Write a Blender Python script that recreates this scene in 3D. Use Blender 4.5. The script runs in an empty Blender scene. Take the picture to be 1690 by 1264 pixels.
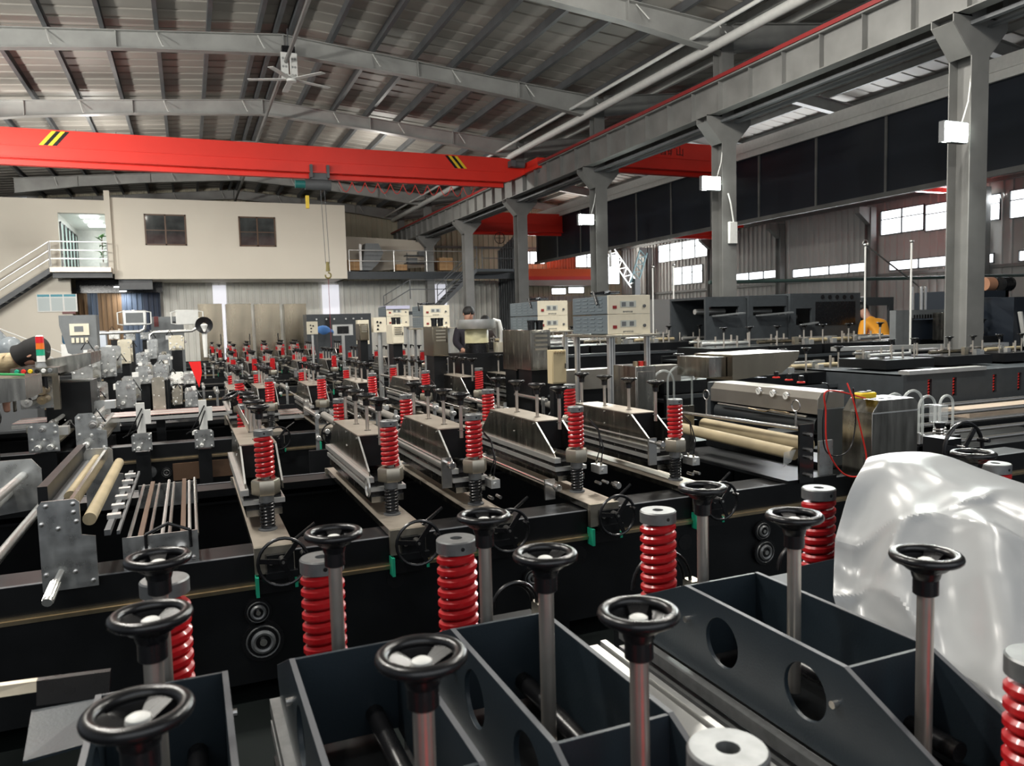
import bpy, bmesh, math, random
from mathutils import Vector, Matrix, Euler
random.seed(7)
PI = math.pi
C = bpy.context.scene.collection
sc = bpy.context.scene

# ------------------------------------------------------------------ camera
R3 = ((0.92151558, -0.05438017, 0.38451507), (-0.38746545, -0.06228417, 0.9197778), (-0.02606847, -0.99657588, -0.07846627))
RM = Matrix(R3)                      # image axes (right, down, forward) -> world
CAM = Vector((0, 0, 1.85))
FPX, CX, CY = 1270.0, 845.0, 632.0
cd = bpy.data.cameras.new('camera'); cam = bpy.data.objects.new('camera', cd); C.objects.link(cam)
cd.sensor_width = 36; cd.lens = FPX / 1690 * 36; cd.clip_start = 0.05; cd.clip_end = 300
m = Matrix(((R3[0][0], -R3[0][1], -R3[0][2]), (R3[1][0], -R3[1][1], -R3[1][2]), (R3[2][0], -R3[2][1], -R3[2][2]))).to_4x4()
m.translation = CAM
cam.matrix_world = m
cd.dof.use_dof = True; cd.dof.focus_distance = 4.6; cd.dof.aperture_fstop = 5.6
sc.camera = cam

# ------------------------------------------------------------------ view, world
sc.view_settings.view_transform = 'Standard'; sc.view_settings.look = 'None'
sc.view_settings.gamma = 1; sc.view_settings.use_curve_mapping = False
sc.view_settings.exposure = 0.0
w = bpy.data.worlds.new('world'); sc.world = w; w.use_nodes = True
w.node_tree.nodes['Background'].inputs[0].default_value = (0.86, 0.92, 1.0, 1)
w.node_tree.nodes['Background'].inputs[1].default_value = 0.30
try:
    sc.cycles.max_bounces = 6; sc.cycles.diffuse_bounces = 3; sc.cycles.glossy_bounces = 3
    sc.cycles.sample_clamp_indirect = 4.0; sc.cycles.use_denoising = True
except Exception: pass

def area(name, loc, aim, size, power, col=(1, 1, 1), sy=None, spread=PI):
    l = bpy.data.lights.new(name, 'AREA'); l.energy = power; l.color = col; l.spread = spread
    l.size = size
    if sy: l.shape = 'RECTANGLE'; l.size_y = sy
    o = bpy.data.objects.new(name, l); C.objects.link(o); o.location = loc
    d = Vector(aim) - Vector(loc); o.rotation_euler = d.to_track_quat('-Z', 'Y').to_euler()
    return o

# ------------------------------------------------------------------ measuring helpers (photo point -> place in the hall)
def ray(px, py): return RM @ Vector((px - CX, py - CY, FPX))
def atz(px, py, z): d = ray(px, py); return CAM + d * ((z - CAM.z) / d.z)
def aty(px, py, y): d = ray(px, py); return CAM + d * (y / d.y)
def atx(px, py, x): d = ray(px, py); return CAM + d * (x / d.x)

# ------------------------------------------------------------------ materials
MATS = {}
def mat(name, col, rough=0.5, metal=0.0, var=0.0, vscale=8.0, stretch=None, rvar=0.0, bump=0.0, bscale=30.0, emit=None, estr=0.0, coat=0.0, trans=0.0, alpha=1.0, col2=None, spec=0.5):
    if name in MATS: return MATS[name]
    m = bpy.data.materials.new(name); m.use_nodes = True; nt = m.node_tree; b = nt.nodes['Principled BSDF']
    b.inputs['Base Color'].default_value = (*col, 1); b.inputs['Roughness'].default_value = rough; b.inputs['Metallic'].default_value = metal
    b.inputs['Specular IOR Level'].default_value = spec
    b.inputs['Coat Weight'].default_value = coat; b.inputs['Transmission Weight'].default_value = trans; b.inputs['Alpha'].default_value = alpha
    if emit: b.inputs['Emission Color'].default_value = (*emit, 1); b.inputs['Emission Strength'].default_value = estr
    if var or rvar or bump:
        tc = nt.nodes.new('ShaderNodeTexCoord'); mp = nt.nodes.new('ShaderNodeMapping'); nt.links.new(tc.outputs['Object'], mp.inputs[0])
        if stretch: mp.inputs['Scale'].default_value = stretch
        n = nt.nodes.new('ShaderNodeTexNoise'); n.inputs['Scale'].default_value = vscale; n.inputs['Detail'].default_value = 5
        nt.links.new(mp.outputs[0], n.inputs[0])
        r = nt.nodes.new('ShaderNodeValToRGB'); r.color_ramp.elements[0].position = 0.3; r.color_ramp.elements[1].position = 0.7
        nt.links.new(n.outputs[0], r.inputs[0])
        c2 = col2 or tuple(min(1, c * (1 + var)) for c in col); c1 = tuple(c * (1 - var) for c in col) if not col2 else col
        r.color_ramp.elements[0].color = (*c1, 1); r.color_ramp.elements[1].color = (*c2, 1)
        if var or col2: nt.links.new(r.outputs[0], b.inputs['Base Color'])
        if rvar:
            mr = nt.nodes.new('ShaderNodeMapRange'); mr.inputs['To Min'].default_value = max(0.02, rough - rvar); mr.inputs['To Max'].default_value = min(1, rough + rvar)
            nt.links.new(n.outputs[0], mr.inputs[0]); nt.links.new(mr.outputs[0], b.inputs['Roughness'])
        if bump:
            n2 = nt.nodes.new('ShaderNodeTexNoise'); n2.inputs['Scale'].default_value = bscale; nt.links.new(mp.outputs[0], n2.inputs[0])
            bp = nt.nodes.new('ShaderNodeBump'); bp.inputs['Strength'].default_value = bump; bp.inputs['Distance'].default_value = 0.01
            nt.links.new(n2.outputs[0], bp.inputs['Height']); nt.links.new(bp.outputs[0], b.inputs['Normal'])
    MATS[name] = m
    return m
BLK = mat('black machine paint', (0.0055, 0.0062, 0.0072), 0.38, var=0.35, vscale=3, rvar=0.08, spec=.35)
BLG = mat('blue grey machine paint', (0.017, 0.026, 0.034), 0.42, spec=.4, var=0.10, vscale=6, bump=0.05, bscale=160)
EDGE = mat('worn grey plate edge', (0.085, 0.09, 0.10), 0.5)
DGR = mat('dark grey machine paint', (0.045, 0.052, 0.058), 0.5, var=0.12)
MGR = mat('mid grey machine paint', (0.15, 0.16, 0.165), 0.5, var=0.08)
RUB = mat('glossy black plastic', (0.008, 0.008, 0.009), 0.28, rvar=0.05, vscale=20)
RED = mat('red spring enamel', (0.52, 0.009, 0.013), 0.3, coat=0.35, var=0.08, vscale=30)
STL = mat('polished steel', (0.72, 0.70, 0.67), 0.2, 0.92, rvar=0.08, vscale=40)
ROD = mat('turned steel rod', (0.62, 0.57, 0.51), 0.32, 0.85, var=0.05, vscale=20)
CAPM = mat('ground steel cap', (0.22, 0.225, 0.225), 0.42, 0.6, var=0.15, vscale=30)
BRU = mat('brushed stainless steel', (0.33, 0.315, 0.28), 0.24, 1.0, var=0.35, vscale=4, stretch=(4, 4, .6), rvar=0.1)
STN = mat('stainless sheet', (0.36, 0.315, 0.24), 0.26, 1.0, var=0.22, stretch=(1.5, 1.5, .3), vscale=1.4, rvar=0.1)
GAL = mat('galvanised plate', (0.56, 0.57, 0.56), 0.3, 0.85, var=0.16, vscale=12, rvar=0.14)
ALU = mat('aluminium extrusion', (0.68, 0.68, 0.66), 0.36, 0.8, var=0.06, vscale=10)
NIC = mat('nickel plated block', (0.50, 0.46, 0.38), 0.4, 1.0, var=0.18, vscale=9)
TAU = mat('taupe anodised plate', (0.42, 0.37, 0.31), 0.45, 0.75, var=0.1, vscale=6)
BRS = mat('brass rail', (0.50, 0.40, 0.26), 0.35, 1.0, var=0.15, vscale=12)
BOLT = mat('bright zinc bolt', (0.85, 0.85, 0.82), 0.25, 0.55)
WHT = mat('white painted metal', (0.75, 0.75, 0.72), 0.5, var=0.05)
CRM = mat('cream panel', (0.72, 0.66, 0.52), 0.5, var=0.06)
BEI = mat('beige rubber roller', (0.38, 0.31, 0.19), 0.6, var=0.15, vscale=5)
GRN = mat('green plastic', (0.01, 0.35, 0.20), 0.5)
YEL = mat('yellow plastic', (0.80, 0.55, 0.02), 0.4)
REDP = mat('red plastic', (0.7, 0.03, 0.02), 0.4)
CRED = mat('crane red paint', (0.78, 0.028, 0.014), 0.45, var=0.06, vscale=0.8)
ORG = mat('orange cloth', (0.85, 0.36, 0.03), 0.8, bump=0.4, bscale=12)
STG = mat('grey structural steel', (0.18, 0.18, 0.172), 0.55, var=0.18, vscale=1.6, rvar=0.1)
STR = mat('pale grey rafter paint', (0.33, 0.33, 0.315), 0.55, var=0.15, vscale=1.6)
STD = mat('dark structural steel', (0.10, 0.105, 0.11), 0.55, var=0.15, vscale=2)
ROOF = mat('roof sheet', (0.36, 0.335, 0.30), 0.6, var=0.22, vscale=0.35, stretch=(0.35, 1.8, 1), bump=0.2, bscale=3)
WALLW = mat('off-white wall panel', (0.68, 0.63, 0.54), 0.7, var=0.04, vscale=0.3)
COR = mat('pale corrugated sheet', (0.74, 0.73, 0.67), 0.5, var=0.1, vscale=0.5)
CORY = mat('cream corrugated sheet', (0.52, 0.48, 0.36), 0.6, var=0.1, vscale=0.5)
CORG = mat('grey corrugated sheet', (0.42, 0.41, 0.39), 0.6, var=0.1, vscale=0.5)
NAVY = mat('navy curtain panel', (0.010, 0.016, 0.027), 0.5, var=0.15, vscale=0.6)
FLR = mat('green grey epoxy floor', (0.012, 0.015, 0.0145), 0.35, var=0.3, vscale=0.8)
PANE = mat('daylit window pane', (0.8, 0.85, 0.9), 0.3, emit=(0.93, 0.97, 1.0), estr=3.2)
LAMP = mat('lamp emitter', (1, 1, 1), 0.4, emit=(0.93, 1.0, 0.93), estr=60)
LAMPS = mat('strip lamp emitter', (1, 1, 1), 0.4, emit=(1, 1, 1), estr=7)
GLS = mat('dark window glass', (0.05, 0.055, 0.055), 0.08, 0.0, var=0.4, vscale=2)
CLR = mat('clear plastic', (0.85, 0.88, 0.87), 0.12, alpha=0.28)
TUBE = mat('clear air hose', (0.75, 0.78, 0.76), 0.2, alpha=0.45)
BRN = mat('brown plastic', (0.10, 0.055, 0.03), 0.5)
CARD = mat('cardboard', (0.42, 0.25, 0.12), 0.8, var=0.12)
SKIN = mat('skin', (0.50, 0.27, 0.19), 0.6)
HAIR = mat('black hair', (0.01, 0.009, 0.009), 0.6)

# ------------------------------------------------------------------ mesh builder
class MB:
    def __init__(s): s.v = []; s.f = []; s.mi = []
    def add(s, vs, fs, m=0):
        n = len(s.v); s.v += [tuple(v) for v in vs]; s.f += [tuple(i + n for i in f) for f in fs]; s.mi += [m] * len(fs); return s
    def box(s, x0, x1, y0, y1, z0, z1, m=0):
        return s.add([(x0, y0, z0), (x1, y0, z0), (x1, y1, z0), (x0, y1, z0), (x0, y0, z1), (x1, y0, z1), (x1, y1, z1), (x0, y1, z1)],
                     [(0, 3, 2, 1), (4, 5, 6, 7), (0, 1, 5, 4), (1, 2, 6, 5), (2, 3, 7, 6), (3, 0, 4, 7)], m)
    def bar(s, a, b, wx, wz, m=0, up=(0, 0, 1)):
        a, b = Vector(a), Vector(b); d = (b - a).normalized(); u = Vector(up)
        if abs(d.dot(u)) > 0.98: u = Vector((1, 0, 0))
        r = d.cross(u).normalized(); u = r.cross(d)
        vs = [p + r * sx * wx / 2 + u * sz * wz / 2 for p in (a, b) for sx, sz in ((-1, -1), (1, -1), (1, 1), (-1, 1))]
        return s.add(vs, [(0, 3, 2, 1), (4, 5, 6, 7), (0, 1, 5, 4), (1, 2, 6, 5), (2, 3, 7, 6), (3, 0, 4, 7)], m)
    def cyl(s, a, b, r, r1=None, n=16, m=0):
        a, b = Vector(a), Vector(b); r1 = r if r1 is None else r1; d = (b - a).normalized()
        u = Vector((1, 0, 0)) if abs(d.x) < 0.9 else Vector((0, 1, 0)); e1 = d.cross(u).normalized(); e2 = d.cross(e1)
        vs = []
        for p, q in ((a, r), (b, r1)):
            for i in range(n):
                t = 2 * PI * i / n; vs.append(p + e1 * math.cos(t) * q + e2 * math.sin(t) * q)
        fs = [(i, i + n, (i + 1) % n + n, (i + 1) % n) for i in range(n)] + [tuple(range(n)), tuple(range(2 * n - 1, n - 1, -1))]
        return s.add(vs, fs, m)
    def lathe(s, prof, n=24, o=(0, 0, 0), ax='z', m=0, closed=False):
        o = Vector(o); vs = []
        for r, h in prof:
            for i in range(n):
                t = 2 * PI * i / n; c, q = r * math.cos(t), r * math.sin(t)
                vs.append(o + Vector({'z': (c, q, h), 'y': (c, h, q), 'x': (h, c, q)}[ax]))
        k = len(prof); fs = []
        for j in range(k if closed else k - 1):
            j2 = (j + 1) % k
            for i in range(n): i2 = (i + 1) % n; fs.append((j * n + i, j * n + i2, j2 * n + i2, j2 * n + i))
        if not closed:
            if prof[0][0] > 1e-6: fs.append(tuple(range(n - 1, -1, -1)))
            if prof[-1][0] > 1e-6: fs.append(tuple(range((k - 1) * n, k * n)))
        return s.add(vs, fs, m)
    def tube(s, pts, r, n=8, m=0, closed=False):
        pts = [Vector(p) for p in pts]; k = len(pts); vs = []; pu = None
        for i, p in enumerate(pts):
            d = ((pts[(i + 1) % k] - pts[i - 1]) if closed else (pts[min(i + 1, k - 1)] - pts[max(i - 1, 0)])).normalized()
            if pu is None: pu = Vector((0, 0, 1)) if abs(d.z) < 0.9 else Vector((1, 0, 0))
            e1 = (pu - d * pu.dot(d)).normalized(); e2 = d.cross(e1); pu = e1
            for j in range(n): t = 2 * PI * j / n; vs.append(p + e1 * math.cos(t) * r + e2 * math.sin(t) * r)
        fs = []
        for i in range(k if closed else k - 1):
            i2 = (i + 1) % k
            for j in range(n): j2 = (j + 1) % n; fs.append((i * n + j, i * n + j2, i2 * n + j2, i2 * n + j))
        if not closed: fs += [tuple(range(n - 1, -1, -1)), tuple(range((k - 1) * n, k * n))]
        return s.add(vs, fs, m)
    def helix(s, o, R, z0, z1, turns, w, h, n=22, m=0, rnd=True):
        o = Vector(o); k = int(turns * n) + 1; vs = []; c = 8 if rnd else 6
        for i in range(k):
            t = 2 * PI * i / n; z = z0 + (z1 - z0) * i / (k - 1)
            for j in range(c):
                a = 2 * PI * (j + .5) / c; q = R + w / 2 * max(-1, min(1, 1.25 * math.cos(a))); zz = z + h / 2 * max(-1, min(1, 1.15 * math.sin(a)))
                vs.append(o + Vector((q * math.cos(t), q * math.sin(t), zz)))
        fs = [(i * c + j, i * c + (j + 1) % c, (i + 1) * c + (j + 1) % c, (i + 1) * c + j) for i in range(k - 1) for j in range(c)]
        fs += [tuple(range(c - 1, -1, -1)), tuple(range((k - 1) * c, k * c))]
        return s.add(vs, fs, m)
    def prism(s, poly, vec, m=0):
        n = len(poly); vec = Vector(vec); vs = [Vector(p) for p in poly]; vs += [v + vec for v in vs]
        return s.add(vs, [tuple(range(n - 1, -1, -1)), tuple(range(n, 2 * n))] + [(i, (i + 1) % n, (i + 1) % n + n, i + n) for i in range(n)], m)
    def plate(s, poly, holes, x0, x1, m=0, me=None):
        """polygon in (y, z) with round holes (y, z, r), between x0 and x1"""
        bm = bmesh.new(); loops = [poly] + [[(cy + r * math.cos(2 * PI * i / 28), cz + r * math.sin(2 * PI * i / 28)) for i in range(28)] for cy, cz, r in holes]
        for L in loops:
            vv = [bm.verts.new((x0, a, b)) for a, b in L]
            for i in range(len(vv)): bm.edges.new((vv[i], vv[(i + 1) % len(vv)]))
        bmesh.ops.triangle_fill(bm, use_beauty=True, use_dissolve=False, edges=bm.edges[:])
        bm.verts.index_update()
        vs = [v.co.copy() for v in bm.verts]; fs = [tuple(v.index for v in f.verts) for f in bm.faces]; bm.free()
        n = len(vs); s.add(vs + [v + Vector((x1 - x0, 0, 0)) for v in vs], fs + [tuple(i + n for i in f[::-1]) for f in fs], m)
        b0 = len(s.v) - 2 * n; k = 0
        for L in loops:
            q = len(L)
            for i in range(q): s.f.append((b0 + k + i, b0 + k + (i + 1) % q, b0 + k + (i + 1) % q + n, b0 + k + i + n)); s.mi.append(m if me is None else me)
            k += q
        return s
    def sphere(s, c, r, n=12, m=0, sc_=(1, 1, 1)):
        prof = [(math.sin(PI * i / 8), -math.cos(PI * i / 8)) for i in range(9)]
        b = len(s.v); s.lathe([(max(a, 1e-4), h) for a, h in prof], n, (0, 0, 0), 'z', m)
        for i in range(b, len(s.v)): v = s.v[i]; s.v[i] = (c[0] + v[0] * r * sc_[0], c[1] + v[1] * r * sc_[1], c[2] + v[2] * r * sc_[2])
        return s
    def xf(s, M):
        s.v = [tuple(M @ Vector(v)) for v in s.v]; return s
    def mesh(s, name, mats, ang=0.6):
        me = bpy.data.meshes.new(name); me.from_pydata(s.v, [], s.f)
        for m in (mats if isinstance(mats, (list, tuple)) else [mats]): me.materials.append(m)
        me.polygons.foreach_set('material_index', s.mi)
        bm = bmesh.new(); bm.from_mesh(me); bmesh.ops.recalc_face_normals(bm, faces=bm.faces[:]); bm.to_mesh(me); bm.free()
        me.polygons.foreach_set('use_smooth', [True] * len(me.polygons)); me.update()
        try: me.set_sharp_from_angle(angle=ang)
        except Exception: pass
        return me
    def obj(s, name, mats, parent=None, loc=None, bevel=0):
        o = bpy.data.objects.new(name, s.mesh(name, mats)); C.objects.link(o)
        if parent: o.parent = parent
        if loc is not None: o.location = loc
        if bevel:
            b = o.modifiers.new('bevel', 'BEVEL'); b.width = bevel; b.segments = 2; b.limit_method = 'ANGLE'; b.angle_limit = 0.7
        return o
def tag(o, label, cat, group=None, kind=None):
    if label: o['label'] = label
    if cat: o['category'] = cat
    if group: o['group'] = group
    if kind: o['kind'] = kind
    return o
def struct(o): o['kind'] = 'structure'; return o
def thing(name, loc, label, cat, group=None, rz=0):
    o = bpy.data.objects.new(name, None); C.objects.link(o); o.location = loc; o.rotation_euler = (0, 0, rz); o.empty_display_size = 0.1
    return tag(o, label, cat, group)
def dup(o, loc, label, rz=None, scale=None, group=None):
    def cp(a, par):
        c = a.copy(); C.objects.link(c); c.parent = par
        for k in a.children: cp(k, c)
        return c
    r = cp(o, None); r.location = loc; r['label'] = label
    if rz is not None: r.rotation_euler = (0, 0, rz)
    if scale: r.scale = scale if isinstance(scale, (tuple, list)) else (scale,) * 3
    if group: r['group'] = group
    return r
ORD = ['first', 'second', 'third', 'fourth', 'fifth', 'sixth', 'seventh', 'eighth', 'ninth', 'tenth', 'eleventh', 'twelfth', 'thirteenth', 'fourteenth']

# ================================================================== the hall
FZ = -0.35                                  # floor level
XL, XC, XR = -6.5, 11.8, 27.0               # left column line, runway column line, outer wall
RX, RZ = 2.65, 9.25                         # ridge of the main bay (underside of the sheet)
EZ = 8.45
BY = 45.0
struct(MB().box(-16, 34, -6, 46, FZ - 0.1, FZ).obj('floor', FLR))

def slope(x):
    if x <= XC: return EZ + (RZ - EZ) * (1 - abs(x - RX) / 9.15) + 0.30
    return EZ + 0.35 + (1 - abs(x - 19.4) / 7.6) * 0.9
def corrugated(mb, a, b, z0, z1, pitch=0.3, dep=0.035, y=None, x=None):
    """vertical ribbed sheet along x (y given) or along y (x given)"""
    pts = []; t = a
    while t < b - 1e-6:
        for u, d in ((0, 0), (0.62, 0), (0.72, dep), (0.90, dep)):
            if t + u * pitch < b: pts.append((t + u * pitch, d))
        t += pitch
    pts.append((b, 0)); n = len(pts)
    P = (lambda t, d, z: (t, y - d, z)) if y is not None else (lambda t, d, z: (x - d, t, z))
    zt = z1 if callable(z1) else (lambda t: z1)
    vs = [P(t, d, z0) for t, d in pts] + [P(t, d, zt(t)) for t, d in pts]
    k = 0.03
    back = [P(t, -k, z0) for t in (a, b)] + [P(t, -k, zt(t)) for t in (a, b)]
    mb.add(vs, [(i, i + 1, i + 1 + n, i + n) for i in range(n - 1)])
    mb.add(back, [(0, 1, 3, 2)])
    return mb
# roof sheets with ribs running down the slope
def roof_sheet(x0, x1):
    mb = MB(); z0, z1 = slope(x0 + 1e-4), slope(x1 - 1e-4) if x1 != XC else EZ + .30
    pts = []; y = -5.0
    while y < BY:
        pts += [(y, 0), (y + .46, 0), (y + .49, .025), (y + .57, .025)]; y += .6
    n = len(pts)
    mb.add([(x0, a, z0 + d) for a, d in pts] + [(x1, a, z1 + d) for a, d in pts], [(i, i + 1, i + 1 + n, i + n) for i in range(n - 1)])
    mb.add([(x0, -5, z0 + .12), (x1, -5, z1 + .12), (x1, BY, z1 + .12), (x0, BY, z0 + .12)], [(0, 1, 2, 3)])
    return mb
zc = slope(XC)
for a, b in ((XL - 3, RX), (RX, XC), (XC + .001, 19.4), (19.4, XR)):
    struct(roof_sheet(a, b).obj('ceiling', ROOF))
# purlins, each a light C section running the length of the hall
def purlin(x, z, mat_, name='roof_purlin'):
    mb = MB(); mb.box(-.05, .05, -5, BY, -.20, -.19); mb.box(-.05, -.035, -5, BY, -.19, -.01); mb.box(-.05, .05, -5, BY, -.01, 0)
    return mb.obj(name, mat_, None, (x, 0, z))
px_ = [XL + .35 + i * 1.17 for i in range(8)] + [RX - .18, RX + .18] + [RX + 1.2 + i * 1.12 for i in range(8)]
for i, x in enumerate(px_):
    side = 'left' if x < RX else 'right'
    k = i + 1 if x < RX else i - 8
    tag(purlin(x, slope(x) - .005, STD), 'dark steel purlin under the %s roof slope, %s from the %s' % (side, ORD[k - 1], 'left eave' if x < RX else 'ridge'), 'purlin', 'roof purlins of the main bay')
for i in range(11):
    x = XC + .6 + i * 1.42
    tag(purlin(x, slope(x) - .005, WHT if i < 6 else STG), 'pale purlin under the roof of the side bay, %s from the crane columns' % ORD[i], 'purlin', 'roof purlins of the side bay')
# rafters: tapered I sections from column to ridge to column
def rafter(y, xs, zs, deps, label, group, mat_=STR):
    root = thing('roof_rafter', (0, y, 0), label, 'roof beam', group)
    web = MB(); lo = MB(); up = MB()
    poly = [(x, 0, z) for x, z in zip(xs, zs)] + [(x, 0, z - d) for x, z, d in reversed(list(zip(xs, zs, deps)))]
    n = len(xs)
    for i in range(n - 1):
        a = (xs[i], zs[i], deps[i]); b = (xs[i + 1], zs[i + 1], deps[i + 1])
        web.add([(a[0], -.006, a[1]), (b[0], -.006, b[1]), (b[0], -.006, b[1] - b[2]), (a[0], -.006, a[1] - a[2]), (a[0], .006, a[1]), (b[0], .006, b[1]), (b[0], .006, b[1] - b[2]), (a[0], .006, a[1] - a[2])],
                [(0, 1, 2, 3), (4, 7, 6, 5)])
        up.bar((a[0], 0, a[1]), (b[0], 0, b[1]), .24, .02)
        lo.bar((a[0], 0, a[1] - a[2]), (b[0], 0, b[1] - b[2]), .24, .02)
    web.obj('web', mat_, root); up.obj('top_flange', mat_, root); lo.obj('bottom_flange', mat_, root)
    for i in range(1, n - 1):
        MB().box(xs[i] - .012, xs[i] + .012, -.12, .12, zs[i] - deps[i], zs[i]).obj('splice_plate', mat_, root)
    for x in px_[1::2]:
        z = slope(x) - .22
        if abs(x - RX) > .5 and xs[0] < XC: MB().bar((x, -.02, z), (x + .12, -.35, z - .42), .04, .02).obj('fly_brace', WHT, root)
    return root
wy = ['over the camera', 'nearest in view', 'second in view', 'third in view', 'fourth in view, behind the red crane', 'above the office', 'farthest in view']
for k, y in enumerate((3, 9, 15, 21, 27, 33, 39, 44.6)):
    xs = [XL, XL + 2.4, -1.2, RX, 6.2, 9.2, XC]
    zs = [slope(x) - .22 for x in xs]; zs[-1] = EZ + .1
    if y >= 15:
        rafter(y, xs, zs, [.62, .45, .40, .46, .40, .45, .62], 'grey main bay rafter, %s' % ['nearest in view', 'second in view, above the hanging lamp', 'third in view, in front of the red crane', 'fourth, hidden by the red crane', 'fifth, dark above the office block', 'last, against the back wall'][k - 2], 'roof rafters of the main bay')
        xs2 = [XC + .25, 15.6, 19.4, 23.2, XR - .1]; zs2 = [slope(x) - .22 for x in xs2]
        rafter(y, xs2, zs2, [.6, .42, .4, .42, .6], 'grey steel rafter spanning the side bay, %s from the camera' % ORD[k - 2], 'roof rafters of the side bay')
# ridge strut and struts along the hall
tag(MB().tube([(RX, -4, 8.55), (RX, BY, 8.55)], .05, 10).obj('ridge_pipe', STG), 'round grey steel tube running along under the ridge', 'tube')
for x, r, z, lb in ((10.9, .045, 8.15, 'thin pale pipe along the eave above the crane columns'), (11.4, .11, 8.0, 'thick pale duct along the eave above the crane runway')):
    tag(MB().tube([(x, -4, z), (x, BY - .3, z)], r, 14).obj('eave_duct', WHT), lb, 'duct')
tag(MB().box(18.75, 19.05, -4, 44, 7.72, 8.05).box(18.8, 18.9, -4, 44, 7.5, 7.74).obj('gutter_beam', WHT), 'pale gutter beam running above the navy curtain panels', 'beam')
# walls
struct(MB().box(XL - 3.1, XL - 3.0, 22, BY, FZ, 8.7).obj('wall_left', STD))
struct(MB().box(XL - 3.1, XL + .01, BY - .03, BY, FZ, 8.6).obj('wall_back_left', CORG))
mb = MB(); corrugated(mb, XL, XC, 4.2, lambda t: slope(t) + .05, y=BY); struct(mb.obj('wall_back', CORY))
def wall_grid(axis, pos, a0, a1, z0, z1, wins, mats, lowz=None):
    """ribbed wall with window openings: wins = (a, b, z0, z1)"""
    cuts = sorted({a0, a1, *[w[0] for w in wins], *[w[1] for w in wins]}); mb = MB()
    for a, b in zip(cuts, cuts[1:]):
        ws = sorted([w for w in wins if w[0] <= a + 1e-6 and w[1] >= b - 1e-6], key=lambda w: w[2]); z = z0
        for wn in ws + [None]:
            top = wn[2] if wn else z1
            if top > z + .01: corrugated(mb, a, b, z, top, pitch=.34, dep=.05, **{('y' if axis == 'x' else 'x'): pos})
            if wn: z = wn[3]
    return mb
WR = [(22.0, 24.06, 5.05, 6.08), (20.75, 21.95, 4.97, 6.03), (18.9, 19.72, 5.05, 6.0), (16.6, 18.56, 5.02, 6.03), (35.66, 40.6, 5.25, 6.32), (30.1, 33.4, 3.70, 4.12), (24.57, 29.16, 3.62, 4.04),
      (20.82, 23.62, 3.56, 3.98), (19.09, 19.6, 3.53, 3.9), (15.5, 18.2, 3.5, 3.9), (36.2, 39.15, 3.8, 4.86)]
struct(wall_grid('y', XR, -2, BY, FZ, 8.9, WR, None).obj('wall_right', CORG))
WB = [(19.2, 21.3, 5.5, 6.32), (23.5, 25.2, 5.3, 6.35), (21.72, 22.78, 3.56, 4.0), (22.92, 24.1, 3.62, 4.06), (25.9, 26.8, 4.2, 6.2)]
struct(wall_grid('x', BY, XC, XR, FZ, 9.6, WB, None).obj('wall_back_side_bay', CORY))
struct(MB().box(-7, 34, BY + .05, BY + .1, FZ, 10).obj('wall_outer', CORG))
k = 0
for ax, pos, wins, pitch in (('y', XR, WR, 1.15), ('x', BY, WB, 1.1)):
    for a, b, z0, z1 in wins:
        k += 1
        root = thing('window_%d' % k, (pos, a, z0) if ax == 'y' else (a, pos, z0), None, None); struct(root)
        L = b - a; H = z1 - z0; fr = MB(); n = max(1, round(L / pitch))
        def bx(mb, u0, u1, d0, d1, v0, v1):
            return mb.box(d0, d1, u0, u1, v0, v1) if ax == 'y' else mb.box(u0, u1, d0, d1, v0, v1)
        bx(fr, 0, L, -.06, .02, 0, .04); bx(fr, 0, L, -.06, .02, H - .04, H)
        for i in range(n + 1): u = L * i / n; bx(fr, max(0, u - .025), min(L, u + .025), -.06, .02, 0, H)
        if H > .9: bx(fr, 0, L, -.05, .02, H * .62, H * .62 + .035)
        bx(MB(), 0, L, .0, .012, 0, H).obj('window_pane', PANE, root); fr.obj('window_frame', MGR, root)
        bx(MB(), -.1, L + .1, .03, .04, -.1, H + .1).obj('window_backing', PANE, root)
# girts and wall columns of the outer wall
for z, lb in ((6.42, 'upper'), (3.35, 'lower')):
    tag(MB().box(XR - .16, XR - .06, 5, 44.8, z, z + .12).obj('wall_girt', STG), '%s horizontal steel girt along the window wall' % lb, 'girt', 'wall girts')
tag(MB().box(XC + .3, XR - .1, BY - .2, BY - .08, 6.42, 6.56).obj('wall_girt', STG), 'horizontal girt above the bright back windows of the side bay', 'girt')
for i, y in enumerate((17.0, 19.3, 24.3, 29.65, 35.0, 41.2)):
    root = thing('wall_column', (XR - .35, y, FZ), 'grey column of the window wall, %s from the front' % ORD[i], 'column', 'columns of the window wall')
    MB().box(-.15, .15, -.17, -.14, 0, 6.6).box(-.15, .15, .14, .17, 0, 6.6).box(-.01, .01, -.14, .14, 0, 6.6).obj('shaft', STG, root)
    MB().prism([(-.15, -.12, 6.6), (-.75, -.12, 6.6), (-.75, -.12, 6.35), (-.15, -.12, 5.9)], (0, .24, 0)).obj('bracket', STG, root)
tag(MB().box(XR - 1.1, XR - .75, 6, 44, 6.6, 7.0).box(XR - 1.0, XR - .9, 6, 44, 7.0, 7.08).obj('crane_runway', STG), 'grey crane runway beam on the window wall brackets', 'beam')
# navy curtain panels with pale joints along the middle of the side bay
root = thing('navy_curtain', (19, 0, 5.35), 'row of navy panels with pale joints hanging below the side bay roof', 'curtain')
y = 6.0; n = 0
while y < 41:
    MB().box(-.02, .02, y, y + 2.62, 0, 2.35).obj('curtain_panel', NAVY, root)
    MB().box(-.06, .0, y + 2.62, y + 2.70, 0, 2.35).obj('joint_strip', STG, root); y += 2.7
MB().box(-.08, .06, 6, 41.4, -.14, 0).obj('bottom_rail', STG, root)

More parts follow.
